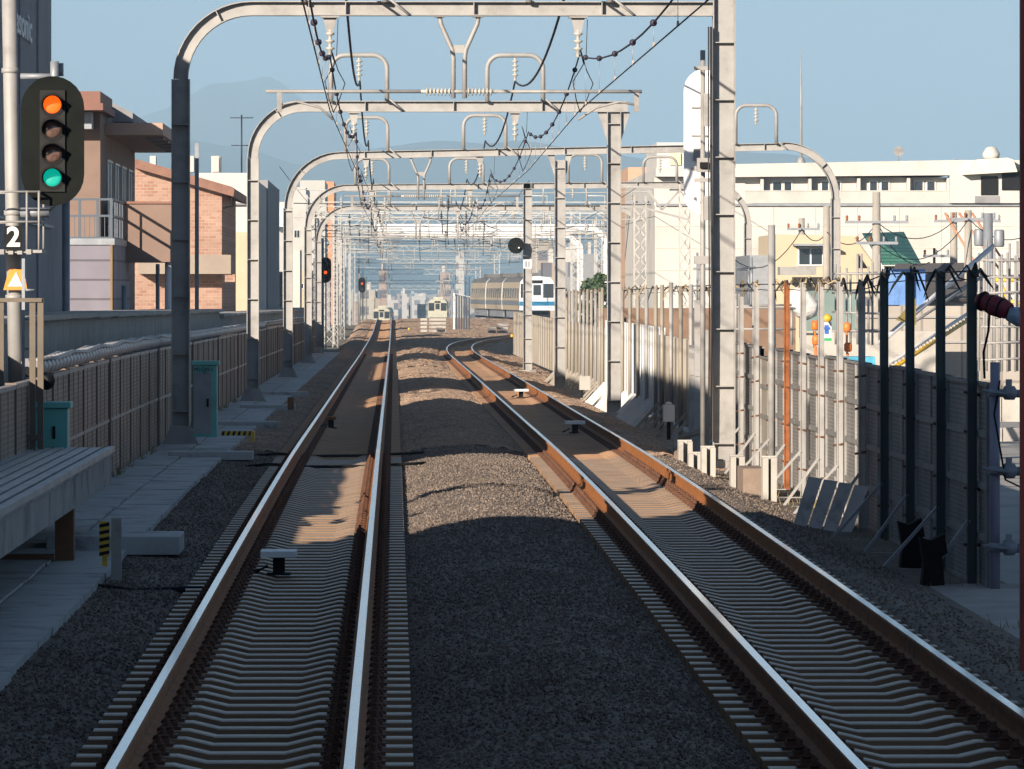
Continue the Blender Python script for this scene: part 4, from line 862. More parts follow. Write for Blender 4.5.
b.build('drain_pipe', galv_d, T); b = MB(); b.box(-5.9, -5.36, 107.52, 107.7, ZP(90, 107), ZP(66, 107)); b.build('roof_bracket', galv_d, T)
# brown house with canopy
T = bldg('brown_house', 'brown rendered house with a flat canopy and wide eaves beyond the grey tower', -12.5, -5.82, 135, 153, -.8, 6.6, brownw)
b = MB(); b.box(-12.8, XP(103, 133), 133.2, 139, ZP(110, 133), ZP(103, 133)); b.box(-12.8, XP(100, 133), 133.3, 139, ZP(102.8, 133), ZP(91, 133)); b.build('eave', mat('red_brown_fascia', (.18, .085, .065), .7, 0, .1, 2), T)
b = MB(); b.prism([(XP(99, 141), ZP(96, 141)), (XP(99, 141), ZP(122, 141)), (XP(133, 141), ZP(122, 141)), (XP(133, 141), ZP(113, 141))], 141, 150); b.build('side_gable', greyw, T)
b = MB(); d = 137; b.box(XP(80, 137), XP(163, 137), 137, 154.9, ZP(135, d), ZP(123, d)); b.build('canopy', mat('brown_canopy', (.36, .25, .20), .7, 0, .1, 1), T)
for k in range(5):
    b = MB(); b.box(XP(140, 137)+.05, XP(160, 137), 139+k*3, 140.5+k*3, ZP(135, d)-.05, ZP(135, d)-.003); b.build('soffit_panel', greyw, T)
b = MB(); b.box(XP(83, 134), XP(92, 134), 134, 134.9, ZP(129, 134), ZP(112, 134)); b.build('duct_box', galv_d, T)
for k in range(4): winside(T, -5.82, 138+k*3.6, 140.4+k*3.6, 3.0, 5.3, 2)
D_ = 136; b = MB(); b.box(XP(118, D_), XP(172, D_), D_, 140, ZP(262, D_), ZP(204, D_)); b.box(XP(118, D_), XP(172.5, D_), D_-.05, 140.1, ZP(204, D_)+.003, ZP(202, D_)+.01, 1); b.build('balcony', [brownw, brickr], T)
b = MB(); b.tube([(XP(168, D_), D_+.3, -.7), (XP(168, D_), D_+.3, ZP(262, D_)-.003)], .08, 10); b.build('balcony_post', white, T)
b = MB(); b.tube([(XP(158, 151), 151, -.7), (XP(158, 151), 151, ZP(264, 151))], .05, 8); b.build('drain_pipe', galv_d, T)
b = MB(); b.box(XP(173, 155), XP(235, 214)+.0, 214, 214.05, 0, 0.01) if False else None
# panelled shed with rail on top
T = bldg('panelled_shed', 'purple grey panelled stair block with a railed balcony on its roof', XP(68, 130), XP(114, 130), 130, 138, -.8, ZP(245, 130), sidingm)
b = MB(); x0, x1 = XP(67, 130), XP(115, 130); z = ZP(245, 130); b.box(x0, x1, 129.95, 138.05, z+.003, z+.14); b.build('roof_edge', galv_d, T)
b = MB(); b.box(XP(111, 130), XP(113, 130), 129.93, 129.99, -.7, z); b.build('corner_trim', mat('ochre_trim', (.20, .12, .03), .6), T)
b = MB()
for px in (80, 98, 111.5): b.box(XP(px, 130)-.03, XP(px, 130)+.03, 130, 130.06, z+.14, ZP(199, 130))
for py in (199.5, 216, 238): b.box(XP(68, 130), XP(113, 130), 130.002, 130.05, ZP(py+1, 130), ZP(py-1.2, 130))
for py in (199.5, 216, 238): b.box(x1-.1, x1-.05, 130.06, 138, ZP(py+1, 130), ZP(py-1.2, 130))
for k in range(7): b.box(x1-.09, x1-.06, 130.5+k*1.2, 130.55+k*1.2, z+.1, ZP(199, 130))
for px in range(70, 112, 5): b.box(XP(px, 130)-.008, XP(px, 130)+.008, 130.02, 130.03, z+.14, ZP(217, 130))
b.build('railing', mat('blue_grey_railing', (.07, .09, .12), .5, .2, .1, 2), T)
b = MB(); b.tube([(XP(118, 132)+.05, 134, -.7), (XP(118, 132)+.05, 134, 2.4)], .06, 8); b.build('drain_pipe', galv_d, T)
# orange brick house
T = thing('brick_house', (XP(180, 215), 215, -.8), 'orange brick house with a sloping brown roof edge and grey balcony band', 'house')
d = 215; A = lambda px, py: (XP(px, d), ZP(py, d))
b = MB(); b.prism([A(130, 345), A(222, 345), A(222, 191), A(137, 165), A(130, 165)], d, 234); b.build('wall', brickw, T)
b = MB(); b.prism([A(135, 168), A(234, 197), A(235, 190), A(232, 187), A(135, 159)], d-.7, 235); b.build('roof', brickr, T)
b = MB(); b.box(XP(140, d), XP(232, d), d-1.4, d-.003, ZP(274, d), ZP(255, d)); b.build('balcony_band', mat('grey_brown_balcony', (.27, .22, .18), .7, 0, .1, 1), T)
b = MB(); b.box(XP(226, d), XP(236, d), d-1.3, d-.1, ZP(282, d), ZP(274.3, d)); b.build('balcony_beam', brickw, T)
b = MB(); b.tube([(XP(232, d), d-.5, ZP(196, d)), (XP(233, d), d-.5, ZP(206, d)), (XP(223.5, d), d-.3, ZP(208, d))], .04, 6); b.build('gutter', black, T)
for pa, pb in ((150, 156), (188, 194), (212, 219)): 
    b = MB(); b.box(XP(pa, 217), XP(pb, 217), 217, 218, ZP(172, 217), ZP(156, 217)); b.build('chimney', whitew, T)
b = MB(); b.box(XP(195, 156), XP(199, 156), 156, 156.1, -.7, ZP(143, 156)); b.build('dark_mast', galv_d, None, 'dark slim mast before the orange brick house', 'mast')
# white block behind, and further left-hand blocks
T = bldg('white_house', 'white block with a tan lower storey behind the second gantry column', XP(197, 262), XP(248, 262), 262, 300, -1, ZP(173, 262), whitew)
b = MB(); b.box(XP(197, 262), XP(247.5, 262), 261.8, 261.997, -1, ZP(232, 262)); b.box(XP(197, 262), XP(247.5, 262), 261.75, 261.79, ZP(205, 262), ZP(203, 262), 1); b.build('lower_storey', [tanw, greyw], T)
b = MB(); b.box(XP(210, 262), XP(219, 262), 264, 266, ZP(172.6, 262), ZP(155, 262)); b.build('roof_vent', [whitew], T); b = MB(); b.box(XP(211.5, 262), XP(217.5, 262), 263.9, 263.99, ZP(171, 262), ZP(157, 262)); b.build('vent_grille', black, T)
b = MB(); x = XP(240, 262); b.tube([(x, 265, ZP(173, 262)), (x, 265, ZP(113, 262))], .04, 6)
for py, w_ in ((116, .5), (144, .45)):
    z = ZP(py, 262); b.tube([(x-w_, 265, z), (x+w_, 265, z)], .02, 5)
    for k in range(5): b.tube([(x-w_+k*w_/2, 264.6, z+.02), (x-w_+k*w_/2, 265.4, z+.02)], .012, 4)
b.build('television_antenna', wirem, None, 'thin television antenna on the roof of the white block', 'antenna')
def stack(px0, px1, py, d, dep, m, name, lab, cat='building', wins=(), par=.3):
    T = bldg(name, lab, XP(px0, d), XP(px1, d), d, d+dep, rz(d)-1.5, ZP(py, d), m, cat, par=par)
    for (a, c, t0, t1, n_) in wins: winpx(T, a, c, t0, t1, d, n_)
    return T
T = stack(238, 268, 186, 300, 30, greyw, 'grey_block', 'narrow grey block right of the second gantry column', wins=((252, 262, 196, 210, 2),))
T = stack(262, 286, 205, 600, 30, whitew, 'white_block', 'white block with pale blue balconies between the second and third gantry columns', wins=((264, 270, 235, 243, 2), (264, 270, 262, 270, 2)))
for py in (207, 238, 268):
    b = MB(); b.box(XP(272, 599), XP(285, 599), 598, 599.9, ZP(py+20, 599), ZP(py, 599)); b.build('balcony', mat('pale_blue_panel', (.55, .58, .68), .6, 0, .05, 1), T)
T = stack(290, 306, 190, 640, 30, whitew, 'cream_block', 'cream stepped block behind the third gantry column', wins=((294, 300, 230, 238, 2),))
T = stack(300, 325, 183, 690, 30, creamw, 'stepped_block', 'tall cream block with a small roof hut left of the lattice columns', wins=((303, 309, 200, 208, 2), (313, 319, 200, 208, 2), (303, 309, 226, 234, 2)))
T = stack(316, 334, 184, 760, 30, mat('orange_render', (.66, .26, .12), .8, 0, .1, .5), 'orange_block', 'orange tower behind the lattice columns at left', wins=((319, 323, 226, 232, 1), (326, 330, 240, 246, 1)))
T = stack(328, 342, 236, 820, 30, whitew, 'white_low_block', 'low white block behind the small orange signal')
for k, (px0, px1, py, d) in enumerate(((283, 300, 255, 345), (296, 312, 275, 400), (313, 330, 262, 450))):
    stack(px0, px1, py, d, 7, [creamw, tanw, greyw][k], 'small_house', ['cream low house behind the third gantry column', 'tan low house left of the small signal', 'grey low house below the small signal'][k], 'house', wins=((px0+3, px0+8, py+8, py+14, 2),))

# right side: large white building with recessed balcony storey
d = 232; T = thing('white_apartment', (XP(850, d), d, -1), 'long white building with a recessed glazed balcony storey across the right background', 'building')
X = lambda px: XP(px, d); Z = lambda py: ZP(py, d)
b = MB(); b.box(X(655), X(1060), d, d+30, -1.2, Z(205)); b.box(X(655), X(1060), d+.6, d+30, Z(205)+.002, Z(177)); b.build('wall', creamw, T)
b = MB(); b.prism([(X(736), Z(177)+.002), (X(950), Z(175)), (X(950), Z(160)), (X(736), Z(164))], d-.15, d+30); b.build('roof', whitew, T)
b = MB(); b.box(X(656), X(737), d-.1, d+30, Z(176.5), Z(168)); b.build('left_parapet', whitew, T)
b = MB(); b.box(X(656), X(1060), d-.12, d-.003, Z(206), Z(203.5)); b.build('balcony_slab', galv_d, T)
b = MB()
for py in (226, 248, 270): b.box(X(656), X(1060), d-.02, d-.003, Z(py)-.02, Z(py))
for px in range(690, 1060, 42): b.box(X(px)-.015, X(px), d-.022, d-.004, -1, Z(206.5))
b.build('panel_joint', mat('panel_joint', (.50, .45, .38), .8), T)
b = MB(); b.box(X(745), X(950), d+.02, d+.06, Z(203.2), Z(191)); b.box(X(745), X(951), d, d+.09, Z(191), Z(190.2)); b.build('balcony_glass', mat('frosted_balcony_panel', (.42, .43, .40), .3, 0, .12, .8), T)
for px in (761, 809, 858, 908, 948):
    b = MB(); b.box(X(px), X(px)+.12, d+.1, d+.595, Z(203), Z(178)); b.build('partition', whitew, T)
for pa, pb in ((773, 784), (784.5, 794), (822, 831), (835, 843), (870.5, 880), (882, 891.5), (916, 926), (928, 938)): win(T, X(pa), X(pb), Z(203), Z(180), d+.6, 1)
for px, w_ in ((911, 3.5), (963, 6)):
    b = MB(); b.box(X(px), X(px+w_), d+2, d+4, Z(171), Z(161) if px < 950 else Z(158)); b.build('roof_louvre', galv_d, T)
b = MB(); b.box(X(950), X(1060), d-.3, d+.59, Z(203), Z(160)); b.build('right_wing', creamw, T)
b = MB(); b.box(X(981), X(998), d-.36, d-.303, Z(195), Z(176)); b.box(X(1002), X(1035), d-.37, d-.304, Z(190), Z(171)); b.build('dark_opening', black, T)
b = MB(); b.prism([(X(962), Z(175)), (X(1016), Z(172)), (X(1012), Z(160)), (X(1006), Z(158)), (X(975), Z(160)), (X(972), Z(166))], d-.9, d-.305); b.build('awning', mat('cream_awning', (.66, .60, .48), .7, 0, .1, 2), T)
b = MB(); b.lathe([(.3, 0), (.35, .2), (.2, .45), (.05, .5)], (X(992), d, Z(159)), (0, 0, 1), 12); b.build('roof_cowl', whitew, T)
b = MB(); b.box(X(975), X(1000), d-.32, d-.3, Z(203), Z(196)); b.build('vent_grille', greyw, T)
T = thing('satellite_dish', (X(901), d+1, Z(161)), 'round grey satellite dish on the roof of the long white building', 'dish')
b = MB(); b.lathe([(.02, 0), (.16, .04), (.2, .08)], (X(901), d+1, Z(151)), (.2, -1, .2), 16); b.build('dish', galv, T); b = MB(); b.tube([(X(901), d+1, Z(161)), (X(901), d+1, Z(151))], .03, 6); b.build('stem', galv, T)
b = MB(); b.tube([(X(805), d+2, Z(164)), (X(805), d+2, Z(100)), (X(805), d+2, Z(48))], .04, 6, rr=[.06, .045, .012]); b.lathe([(.2, 0), (.1, .3)], (X(805), d+2, Z(164)), (0, 0, 1), 8); b.build('roof_antenna', galv, None, 'tall thin white rod antenna on the long white building', 'antenna')
# sign box, peach block
T = stack(657, 684, 150, 236, 10, whitew, 'rooftop_block', 'white rooftop block with a pale yellow panel left of the white signal plate')
b = MB(); b.box(XP(671, 235), XP(682, 235), 235.9, 235.99, ZP(165, 236), ZP(153, 236)); b.build('yellow_panel', mat('pale_yellow_panel', (.70, .64, .34), .6), T)
T = stack(628, 656, 174, 262, 14, peachw, 'peach_block', 'peach coloured apartment block behind the second gantry right column', wins=((646, 655, 227, 233, 3), (632, 640, 227, 233, 2), (646, 655, 252, 258, 3), (632, 640, 252, 258, 2)))
b = MB(); b.box(XP(629, 262), XP(655, 262), 261.2, 261.99, ZP(206, 262), ZP(203, 262)); b.box(XP(629, 262), XP(655, 262), 261.2, 261.99, ZP(244, 262), ZP(241, 262)); b.build('ledge', creamw, T)
# tan house with green roof
d = 190; X = lambda px: XP(px, d); Z = lambda py: ZP(py, d)
T = thing('tan_house', (X(820), d, -1), 'tan house with a dark green sloping roof behind the barrier', 'house')
b = MB(); b.prism([(X(776), -1.1), (X(882), -1.1), (X(882), Z(268)), (X(862), Z(236)), (X(776), Z(234))], d, d+9); b.build('wall', tanw, T)
b = MB(); v = [(X(862), d-.3, Z(234)), (X(913), d+3, Z(231.5)), (X(922), d-.2, Z(265)), (X(882), d-.4, Z(265))]; v2 = [(x, y+.15, z+.03) for x, y, z in v]
b.add(v+v2, [(0, 1, 2, 3), (7, 6, 5, 4), (0, 4, 5, 1), (1, 5, 6, 2), (2, 6, 7, 3), (3, 7, 4, 0)]); b.build('roof', brickmat('green_roof', (.035, .13, .105), (.04, .15, .12), (.015, .07, .055), 3, .11, 'x', .012, .5, .01), T)
b = MB(); b.prism([(X(882), -1.1), (X(920), -1.1), (X(920), Z(266)), (X(882), Z(266))], d+.1, d+8); b.build('side_wall', tanw, T)
b = MB(); b.prism([(X(855), Z(238)), (X(860), Z(233)), (X(884), Z(268)), (X(880), Z(272))], d-.5, d-.05); b.build('gable_board', whitew, T)
b = MB(); b.prism([(X(859), Z(254)), (X(868), Z(268)), (X(859), Z(268))], d-.03, d-.005); b.build('dark_recess', black, T)
winpx(T, 798, 824, 247, 266, d, 2)
b = MB(); b.box(X(793), X(832), d-.8, d-.003, Z(246), Z(243.8)); b.build('window_hood', galv_d, T)
b = MB(); b.box(X(776), X(812), d-2.2, d-.9, Z(275), Z(267)); b.build('air_unit', galv, T)
b = MB(); b.box(X(752), X(775.5), d+1, d+9, -1.1, Z(255)); b.build('annexe', galv_d, T)
T = thing('grey_roofed_shed', (XP(950, 175), 175, -1), 'low shed with a broad dark grey roof behind the blue tarpaulin', 'shed')
d = 175; X = lambda px: XP(px, d); Z = lambda py: ZP(py, d)
b = MB(); v = [(X(905), 178, Z(263)), (X(984), 178, Z(262)), (X(1010), 174, Z(298)), (X(880), 174, Z(300))]; v2 = [(x, y+.1, z-.08) for x, y, z in v]
b.add(v+v2, [(3, 2, 1, 0), (4, 5, 6, 7), (0, 1, 5, 4), (1, 2, 6, 5), (2, 3, 7, 6), (3, 0, 4, 7)]); b.build('roof', mat('dark_grey_roofing', (.085, .08, .08), .8, 0, .15, 1), T)
b = MB(); b.box(X(884), X(1004), 174.3, 184, -1.1, Z(297)); b.build('wall', greyw, T)
b = MB(); b.box(XP(886, 172), XP(926, 172), 172, 172.05, ZP(305, 172), ZP(269, 172)); b.build('tarpaulin', mat('blue_tarpaulin', (.10, .22, .50), .6, 0, .25, 2, .05, 2.5), None, 'blue tarpaulin hung behind the dark barrier posts', 'tarpaulin')
# yard hoardings, scaffolds and things
d = 150; T = thing('site_hoarding', (XP(930, d), d, -1), 'tall pale grey panel hoarding across the construction yard', 'hoarding')
hm_ = brickmat('hoarding_panel', (.34, .31, .275), (.30, .275, .245), (.21, .19, .17), .5, 9, 'x', .03, .7, .01, .0, 0, .12)
b = MB(); x = XP(856, d)
b.box(x, XP(1060, d), d, d+.15, -.9, ZP(306, d)); b.build('panel', hm_, T)
b = MB(); b.box(x, XP(1060, d), d-.06, d-.003, ZP(318, d), ZP(316, d)); b.box(x, XP(1060, d), d-.06, d-.003, ZP(343, d), ZP(341, d)); b.build('rail', galv, T)
b = MB(); d = 165; b.box(XP(595, d), XP(796, d), d, d+.15, -1, ZP(308, d)); b.build('brown_hoarding', mat('brown_earth_hoarding', (.19, .12, .08), .85, 0, .25, .8, .02, 4), None, 'long brown hoarding behind the fence in the middle distance', 'hoarding')
d = 118; b = MB(); b.box(XP(905, d), XP(1080, d), d+30, d+30.5, -.9, ZP(372, d)+.6); b.build('low_wall', conc_l, None, 'low pale concrete wall across the yard behind the near barrier', 'wall')
for k, py in enumerate((398, 428)):
    dd = 118-k*8; b = MB(); x0 = XP(990, dd)-1; 
    for j in range(9): b.box(x0+j*.42, x0+j*.42+.40, dd, dd+.5, ZP(py+24, dd), ZP(py, dd))
    b.build('barrier_block_row', conc_l, None, ['farther', 'nearer'][k]+' row of pale concrete blocks in the yard at the right edge', 'block row', 'concrete block rows in the yard')
def pole3(px, y0p, y1p, d, r_, m, lab, name='utility_pole', arms=(), tx=None):
    x = XP(px, d); T = thing(name, (x, d, rz(d)-.6), lab, 'utility pole', 'utility poles in the right background')
    b = MB(); b.tube([(x, d, rz(min(d, 260))-1), (x, d, ZP(y0p, d))], r_, 10, rr=[r_*1.2, r_*.8]); b.build('pole', m, T)
    for py, w0, w1 in arms:
        z = ZP(py, d); b = MB(); b.box(x-w0, x+w1, d-.2, d-.12, z-.04, z+.04); a = b.build('crossarm', galv_d, T)
        for q in (-w0+.05, -w0+.4, w1-.4, w1-.05):
            b = MB(); b.lathe([(.02, 0), (.045, .03), (.025, .06), (.045, .09), (.025, .15)], (x+q, d-.16, z+.04), (0, 0, 1), 8); b.build('insulator', galv_d if q > 0 else rust, a)
    if tx: b = MB(); b.lathe([(.12, 0), (.15, .05), (.15, .45), (.12, .5)], (x+.3, d-.2, ZP(tx, d)), (0, 0, 1), 12); b.build('transformer', galv_d, T)
    return T
polem = mat('utility_pole_concrete', (.30, .28, .25), .85, 0, .15, 2)
pole3(877, 192, 0, 170, .14, polem, 'tall concrete utility pole with crossarms right of the third gantry arch', arms=((222, .9, .9), (243, .6, .6)))
pole3(772.5, 226, 0, 120, .075, polem, 'slim weathered pole with twigs just behind the barrier', arms=())
pole3(827, 206, 0, 172, .12, polem, 'utility pole just left of the third gantry arch leg')
pole3(954.5, 212, 0, 180, .13, polem, 'utility pole with orange braces before the white building', arms=((221, .6, 1.4),))
pole3(969, 210, 0, 176, .13, polem, 'utility pole with a grey transformer at the right', arms=((219, .5, .8),), tx=246)
pole3(989, 213, 0, 172, .17, galv_d, 'thick dark utility pole nearest the right edge', tx=247)
pole3(935, 248, 0, 182, .05, black, 'short thin black pole behind the grey roofed shed', arms=((256, .35, .45),))
pole3(802, 218, 0, 200, .13, polem, 'stub pole above the roof of the tan house', arms=((229, .5, .6),))
for i, (x0, y0, x1, y1) in enumerate(((945, 213, 988, 285), (959, 213, 1000, 270), (972, 213, 1004, 262))):
    b = MB(); b.tube([P(x0, y0, 179), P(x1, y1, 178)], .035, 6); b.build('brace_pole', mat('orange_brown_brace', (.48, .22, .13), .7, 0, .15, 2), None, ['left', 'middle', 'right'][i]+' of three orange brown slanting brace poles before the white building', 'brace pole', 'slanting brace poles')
b = MB(); b.tube([P(880, 343, 100), P(992, 247, 108)], .045, 10); b.build('boom_pipe', galv_w, None, 'long thick pale pipe slanting up to the right above the barrier', 'pipe')
b = MB(); b.tube([P(905, 328, 112), P(985, 275, 118)], .03, 8); b.build('slant_rail', galv, None, 'thinner pale rail slanting up below the thick pipe', 'rail')
T = thing('yellow_ladder', tuple(P(893, 370, 105)), 'yellow and white ladder slanting up to the right behind the dark posts', 'ladder')
b = MB(); a, c = P(890, 370, 105), P(974, 316, 112); o = Vector((.0, 0, .12)); b.tube([a, c], .04, 6); b.tube([a+o, c+o], .03, 6, 1)
for k in range(26):
    q = a+(c-a)*(k/25); b.tube([q, q+o], .012, 4, 1)
b.build('frame', [yellow, white], T)
for i, (x0, y0, x1, y1) in enumerate(((995, 280, 1030, 276), (1000, 282, 1012, 305), (1006, 300, 1030, 303))):
    b = MB(); b.tube([P(x0, y0, 140), P((x0+x1)/2, (y0+y1)/2+2, 140), P(x1, y1, 140)], .05, 7); b.build('yellow_tube', yellow, None, ['upper', 'slanting', 'lower'][i]+' yellow tube near the right edge above the red bundle', 'tube', 'yellow tubes at right')
b = MB(); q0, q1, q2 = P(896, 320, 70), P(916, 298, 70), P(916, 325, 70); v = [q0, q1, q2]; b.add(v+[a_+Vector((0, .03, 0)) for a_ in v], [(0, 2, 1), (3, 4, 5), (0, 1, 4, 3), (1, 2, 5, 4), (2, 0, 3, 5)]); 
b.build('pennant', mat('olive_cloth', (.16, .13, .04), .8), None, 'olive cloth pennant hanging by a dark post', 'cloth')
def scaffold(px0, px1, pt, pb, d, lab, nx=4, nz=4, m=None):
    T = thing('scaffold', (XP(px0, d), d, -.7), lab, 'scaffold', 'scaffolds in the yard'); b = MB(); r_ = .03
    for i in range(nx):
        for dy in (0, 1.2):
            x = XP(px0+(px1-px0)*i/(nx-1), d); b.tube([(x, d+dy, ZP(pb, d)), (x, d+dy, ZP(pt, d)+random.uniform(-.2, .4))], r_, 6)
    b.build('upright_set', m or galv, T, kind='stuff'); b = MB()
    for k in range(nz):
        z = ZP(pt+(pb-pt)*(k+.3)/nz, d)
        for dy in (-.04, 1.24): b.tube([(XP(px0-4, d), d+dy, z), (XP(px1+4, d), d+dy, z+random.uniform(-.05, .05))], r_*.9, 6)
    b.build('ledger_set', m or galv, T, kind='stuff')
scaffold(840, 884, 268, 345, 140, 'tube scaffold beside the third gantry arch leg', 5, 4)
scaffold(985, 1024, 255, 372, 135, 'tall tube scaffold at the right edge below the white building', 6, 7)
scaffold(722, 792, 300, 345, 128, 'low tube scaffold behind the barrier near the rusty post', 5, 2)
scaffold(700, 752, 262, 305, 145, 'thin scaffold behind the nearest right column', 4, 2, galv_d)
# safety figures: small board and cones beyond the barrier
T = thing('safety_board', (XP(828, 125), 125, 0), 'small white safety board with a green foot and blue figure between two pale posts', 'sign')
b = MB(); d = 125; b.box(XP(822, d), XP(832, d), d, d+.05, ZP(341, d), ZP(322, d)); b.build('board', white, T); b = MB(); b.box(XP(822, d), XP(832, d), d-.01, d-.002, ZP(341, d), ZP(338, d)); b.build('green_band', mat('safety_green', (.03, .35, .12), .5), T)
b = MB(); b.box(XP(825, d), XP(829, d), d-.012, d-.003, ZP(334, d), ZP(325, d)); b.box(XP(823.5, d), XP(830.5, d), d-.014, d-.0125, ZP(329.5, d), ZP(327, d)); b.build('blue_mark', mat('safety_blue', (.03, .12, .5), .5), T)
b = MB(); b.lathe([(.06, 0), (.1, .06), (.09, .12), (.02, .17)], P(827.5, 322, 124.9), (0, 0, 1), 10); b.build('yellow_helmet_mark', yellow, T)
for i, (px, pt, pb) in enumerate(((815, 315, 330), (816, 337, 345), (847, 322, 332), (848, 343, 352))):
    b = MB(); d = 126; b.lathe([(.05, 0), (.085, .03), (.085, .16), (.05, .2)], P(px, pb, d), (0, 0, 1), 10); b.tube([P(px, pb+1, d), P(px, 370, d)], .02, 5); b.build('warning_lamp', mat('warning_orange', (.75, .18, .03), .5), None, ['upper left', 'lower left', 'upper right', 'lower right'][i]+' orange warning drum beside the safety board', 'warning drum', 'orange warning drums in the yard')
b = MB(); d = 110; b.box(XP(842, d), XP(876, d), d, d+1.2, ZP(372, d), ZP(357, d)); b.build('blue_sheet_load', mat('cyan_sheet', (.06, .33, .50), .6, 0, .2, 2, .04, 3), None, 'bright blue covered load just above the barrier top', 'covered load')
b = MB(); d = 132; b.tube([P(793, 290, d), P(800, 300, d), P(808, 310, d), P(812, 318, d)], .2, 10, rr=[.15, .28, .3, .12]); b.build('white_sack', mat('crumpled_white_sack', (.6, .6, .58), .7, 0, .2, 3, .1, 3), None, 'crumpled white sack hanging by the rusty post', 'sack')
b = MB(); b.box(XP(795, 150), XP(806, 150), 150.5, 150.6, ZP(306, 150), ZP(290, 150)); b.build('orange_board', peachw, None, 'small peach board behind the white sack', 'board')
b = MB(); d = 168; b.box(XP(800, d), XP(862, d), d, d+.2, ZP(338, d), ZP(290, d)); b.build('grey_green_hoarding', mat('grey_green_panel', (.14, .20, .19), .7, 0, .2, 1), None, 'dull green hoarding under the tan house', 'hoarding')

# lattice masts and truss of the neighbouring line, right of centre
for px, d, top, lab, w_ in ((685, 196, 184, 'lattice mast just left of the nearest right column', .34), (640, 206, 196, 'lattice mast before the peach block', .4), (668, 240, 205, 'farther lattice mast between the two larger masts', .3)):
    T = thing('lattice_mast', (XP(px, d), d, -.8), lab, 'mast', 'lattice masts right of centre'); b = MB(); lattice(b, XP(px, d), d, -.9, ZP(top, d), w_, .5, .035); b.build('mast', mat('weathered_lattice', (.40, .38, .36), .6, .2, .2, 2), T)
    b = MB(); b.box(XP(px, d)-.5, XP(px, d)+.5, d-.04, d+.04, ZP(top+6, d)-.03, ZP(top+6, d)+.03); 
    b.build('crossarm', galv_d, T)
T = thing('truss_arm', (XP(620, 196), 196, ZP(200, 196)), 'triangulated truss arm reaching left from the lattice mast', 'truss'); b = MB()
for a, c in (((600, 186), (690, 188)), ((648, 190), (662, 210)), ((662, 210), (680, 190)), ((600, 206), (640, 207)), ((640, 207), (690, 220))): b.bar(P(*a, 196), P(*c, 196), .07)
b.build('truss', galv, T)
# ------------------------------------------------------------------ trains
cabglass = mat('cab_windscreen', (.03, .035, .04), .1, 0, .2, 1, spec=.8)
def train(x, y, zr, heading, ncars, label, body, stripe, roofm, W=2.85, H=3.75, sidem=None, front=None):
    T = thing('train', (x, y, zr), label, 'train', 'trains ahead')
    f = Vector((math.sin(heading), math.cos(heading), 0)); r_ = Vector((f.y, -f.x, 0)); up = Vector((0, 0, 1))
    M = Matrix((r_, f, up)).transposed(); O = Vector((x, y, zr))
    def loc(a, b_, c): return O+r_*a+f*b_+up*c
    for c in range(ncars):
        y0 = c*20.3; yc = y0+9.9; n_ = MB()
        sec = [(-W/2, .95), (W/2, .95), (W/2+.03, 2.0), (W/2-.05, 3.25), (W/2-.35, 3.62), (0, H), (-W/2+.35, 3.62), (-W/2+.05, 3.25), (-W/2-.03, 2.0)]
        k = len(sec); v = [loc(a, y0, z) for a, z in sec]+[loc(a, y0+19.8, z) for a, z in sec]
        fs = [tuple(range(k)), tuple(reversed(range(k, 2*k)))]+[(i, i+k, (i+1) % k+k, (i+1) % k) for i in range(k)]
        n_.add(v, fs); 
        for i, fi in enumerate(fs):
            if i >= 2 and (i-2) in (3, 4, 5, 6): n_.m[i] = 1
            elif i >= 2: n_.m[i] = 2
        n_.build('body' if c == 0 else 'following_car', [front or body, roofm, sidem or body], T)
        u = MB(); u.cbox(loc(0, yc, .62), 2.4, 17, .6, M); u.build('underframe', galv_d, T)
        for s_ in (2.6, 17): 
            u = MB(); u.cbox(loc(0, y0+s_, .45), 2.2, 3.2, .7, M); u.build('bogie', black, T)
        st = MB()
        for s_ in (-1, 1): st.cbox(loc(s_*(W/2+.025), yc, 1.55), .03, 19.6, .38, M)
        st.build('stripe', mat('side_stripe_grey_blue', (.12, .14, .16), .5, 0, .05, 1), T)
        for q in range(7):
            for s_ in (-1, 1): u = MB(); u.cbox(loc(s_*(W/2+.02), y0+2+q*2.65, 2.35), .05, 1.5, .8, M); u.build('side_window', cabglass, T)
        u = MB(); u.cbox(loc(0, yc, H+.12), 1.5, 4, .32, M); u.build('air_conditioner', roofm, T)
    st = MB(); st.cbox(loc(0, -.02, 1.5), W+.02, .03, .36, M); st.build('front_stripe', stripe, T)
    for a, w_, h_, z in ((-.92, .85, 1.15, 2.55), (0, .62, .85, 2.6), (.92, .85, 1.15, 2.55)):
        u = MB(); u.cbox(loc(a, -.03, z), w_, .04, h_, M); u.build('windscreen', cabglass, T)
    u = MB(); u.cbox(loc(0, -.035, 3.28), .9, .04, .26, M); u.build('destination_board', black, T)
    for a in (-1, 1):
        u = MB(); u.cbox(loc(a*1.05, -.03, 1.2), .22, .06, .14, M); u.build('headlight', white, T)
    return T
steel = mat('sun_beige_carbody', (.36, .30, .215), .5, .0, .08, .6); whitec = mat('white_cab_front', (.78, .80, .84), .4, 0, .04, 1); blue = mat('train_blue', (.01, .15, .30), .4, 0, .05, 1)  # steel sides coloured matt beige to stand for the sun's reflection
roofg = mat('train_roof_grey', (.11, .105, .10), .7, 0, .15, 1)
creamt = mat('cream_train_body', (.46, .445, .35), .5, 0, .05, 1)
train(XP(537, 490), 490, ZP(276, 490)-3.75, math.atan2(-3.2, 60), 3, 'silver train with a blue striped white cab coming round the bend behind the fence', steel, blue, roofg, front=whitec)
train(XP(437.5, 900), 900, ZP(298.5, 900)-3.8, math.atan2(1.2, 60), 1, 'distant cream train on a side track beyond the stacked sleepers', creamt, creamt, creamt)
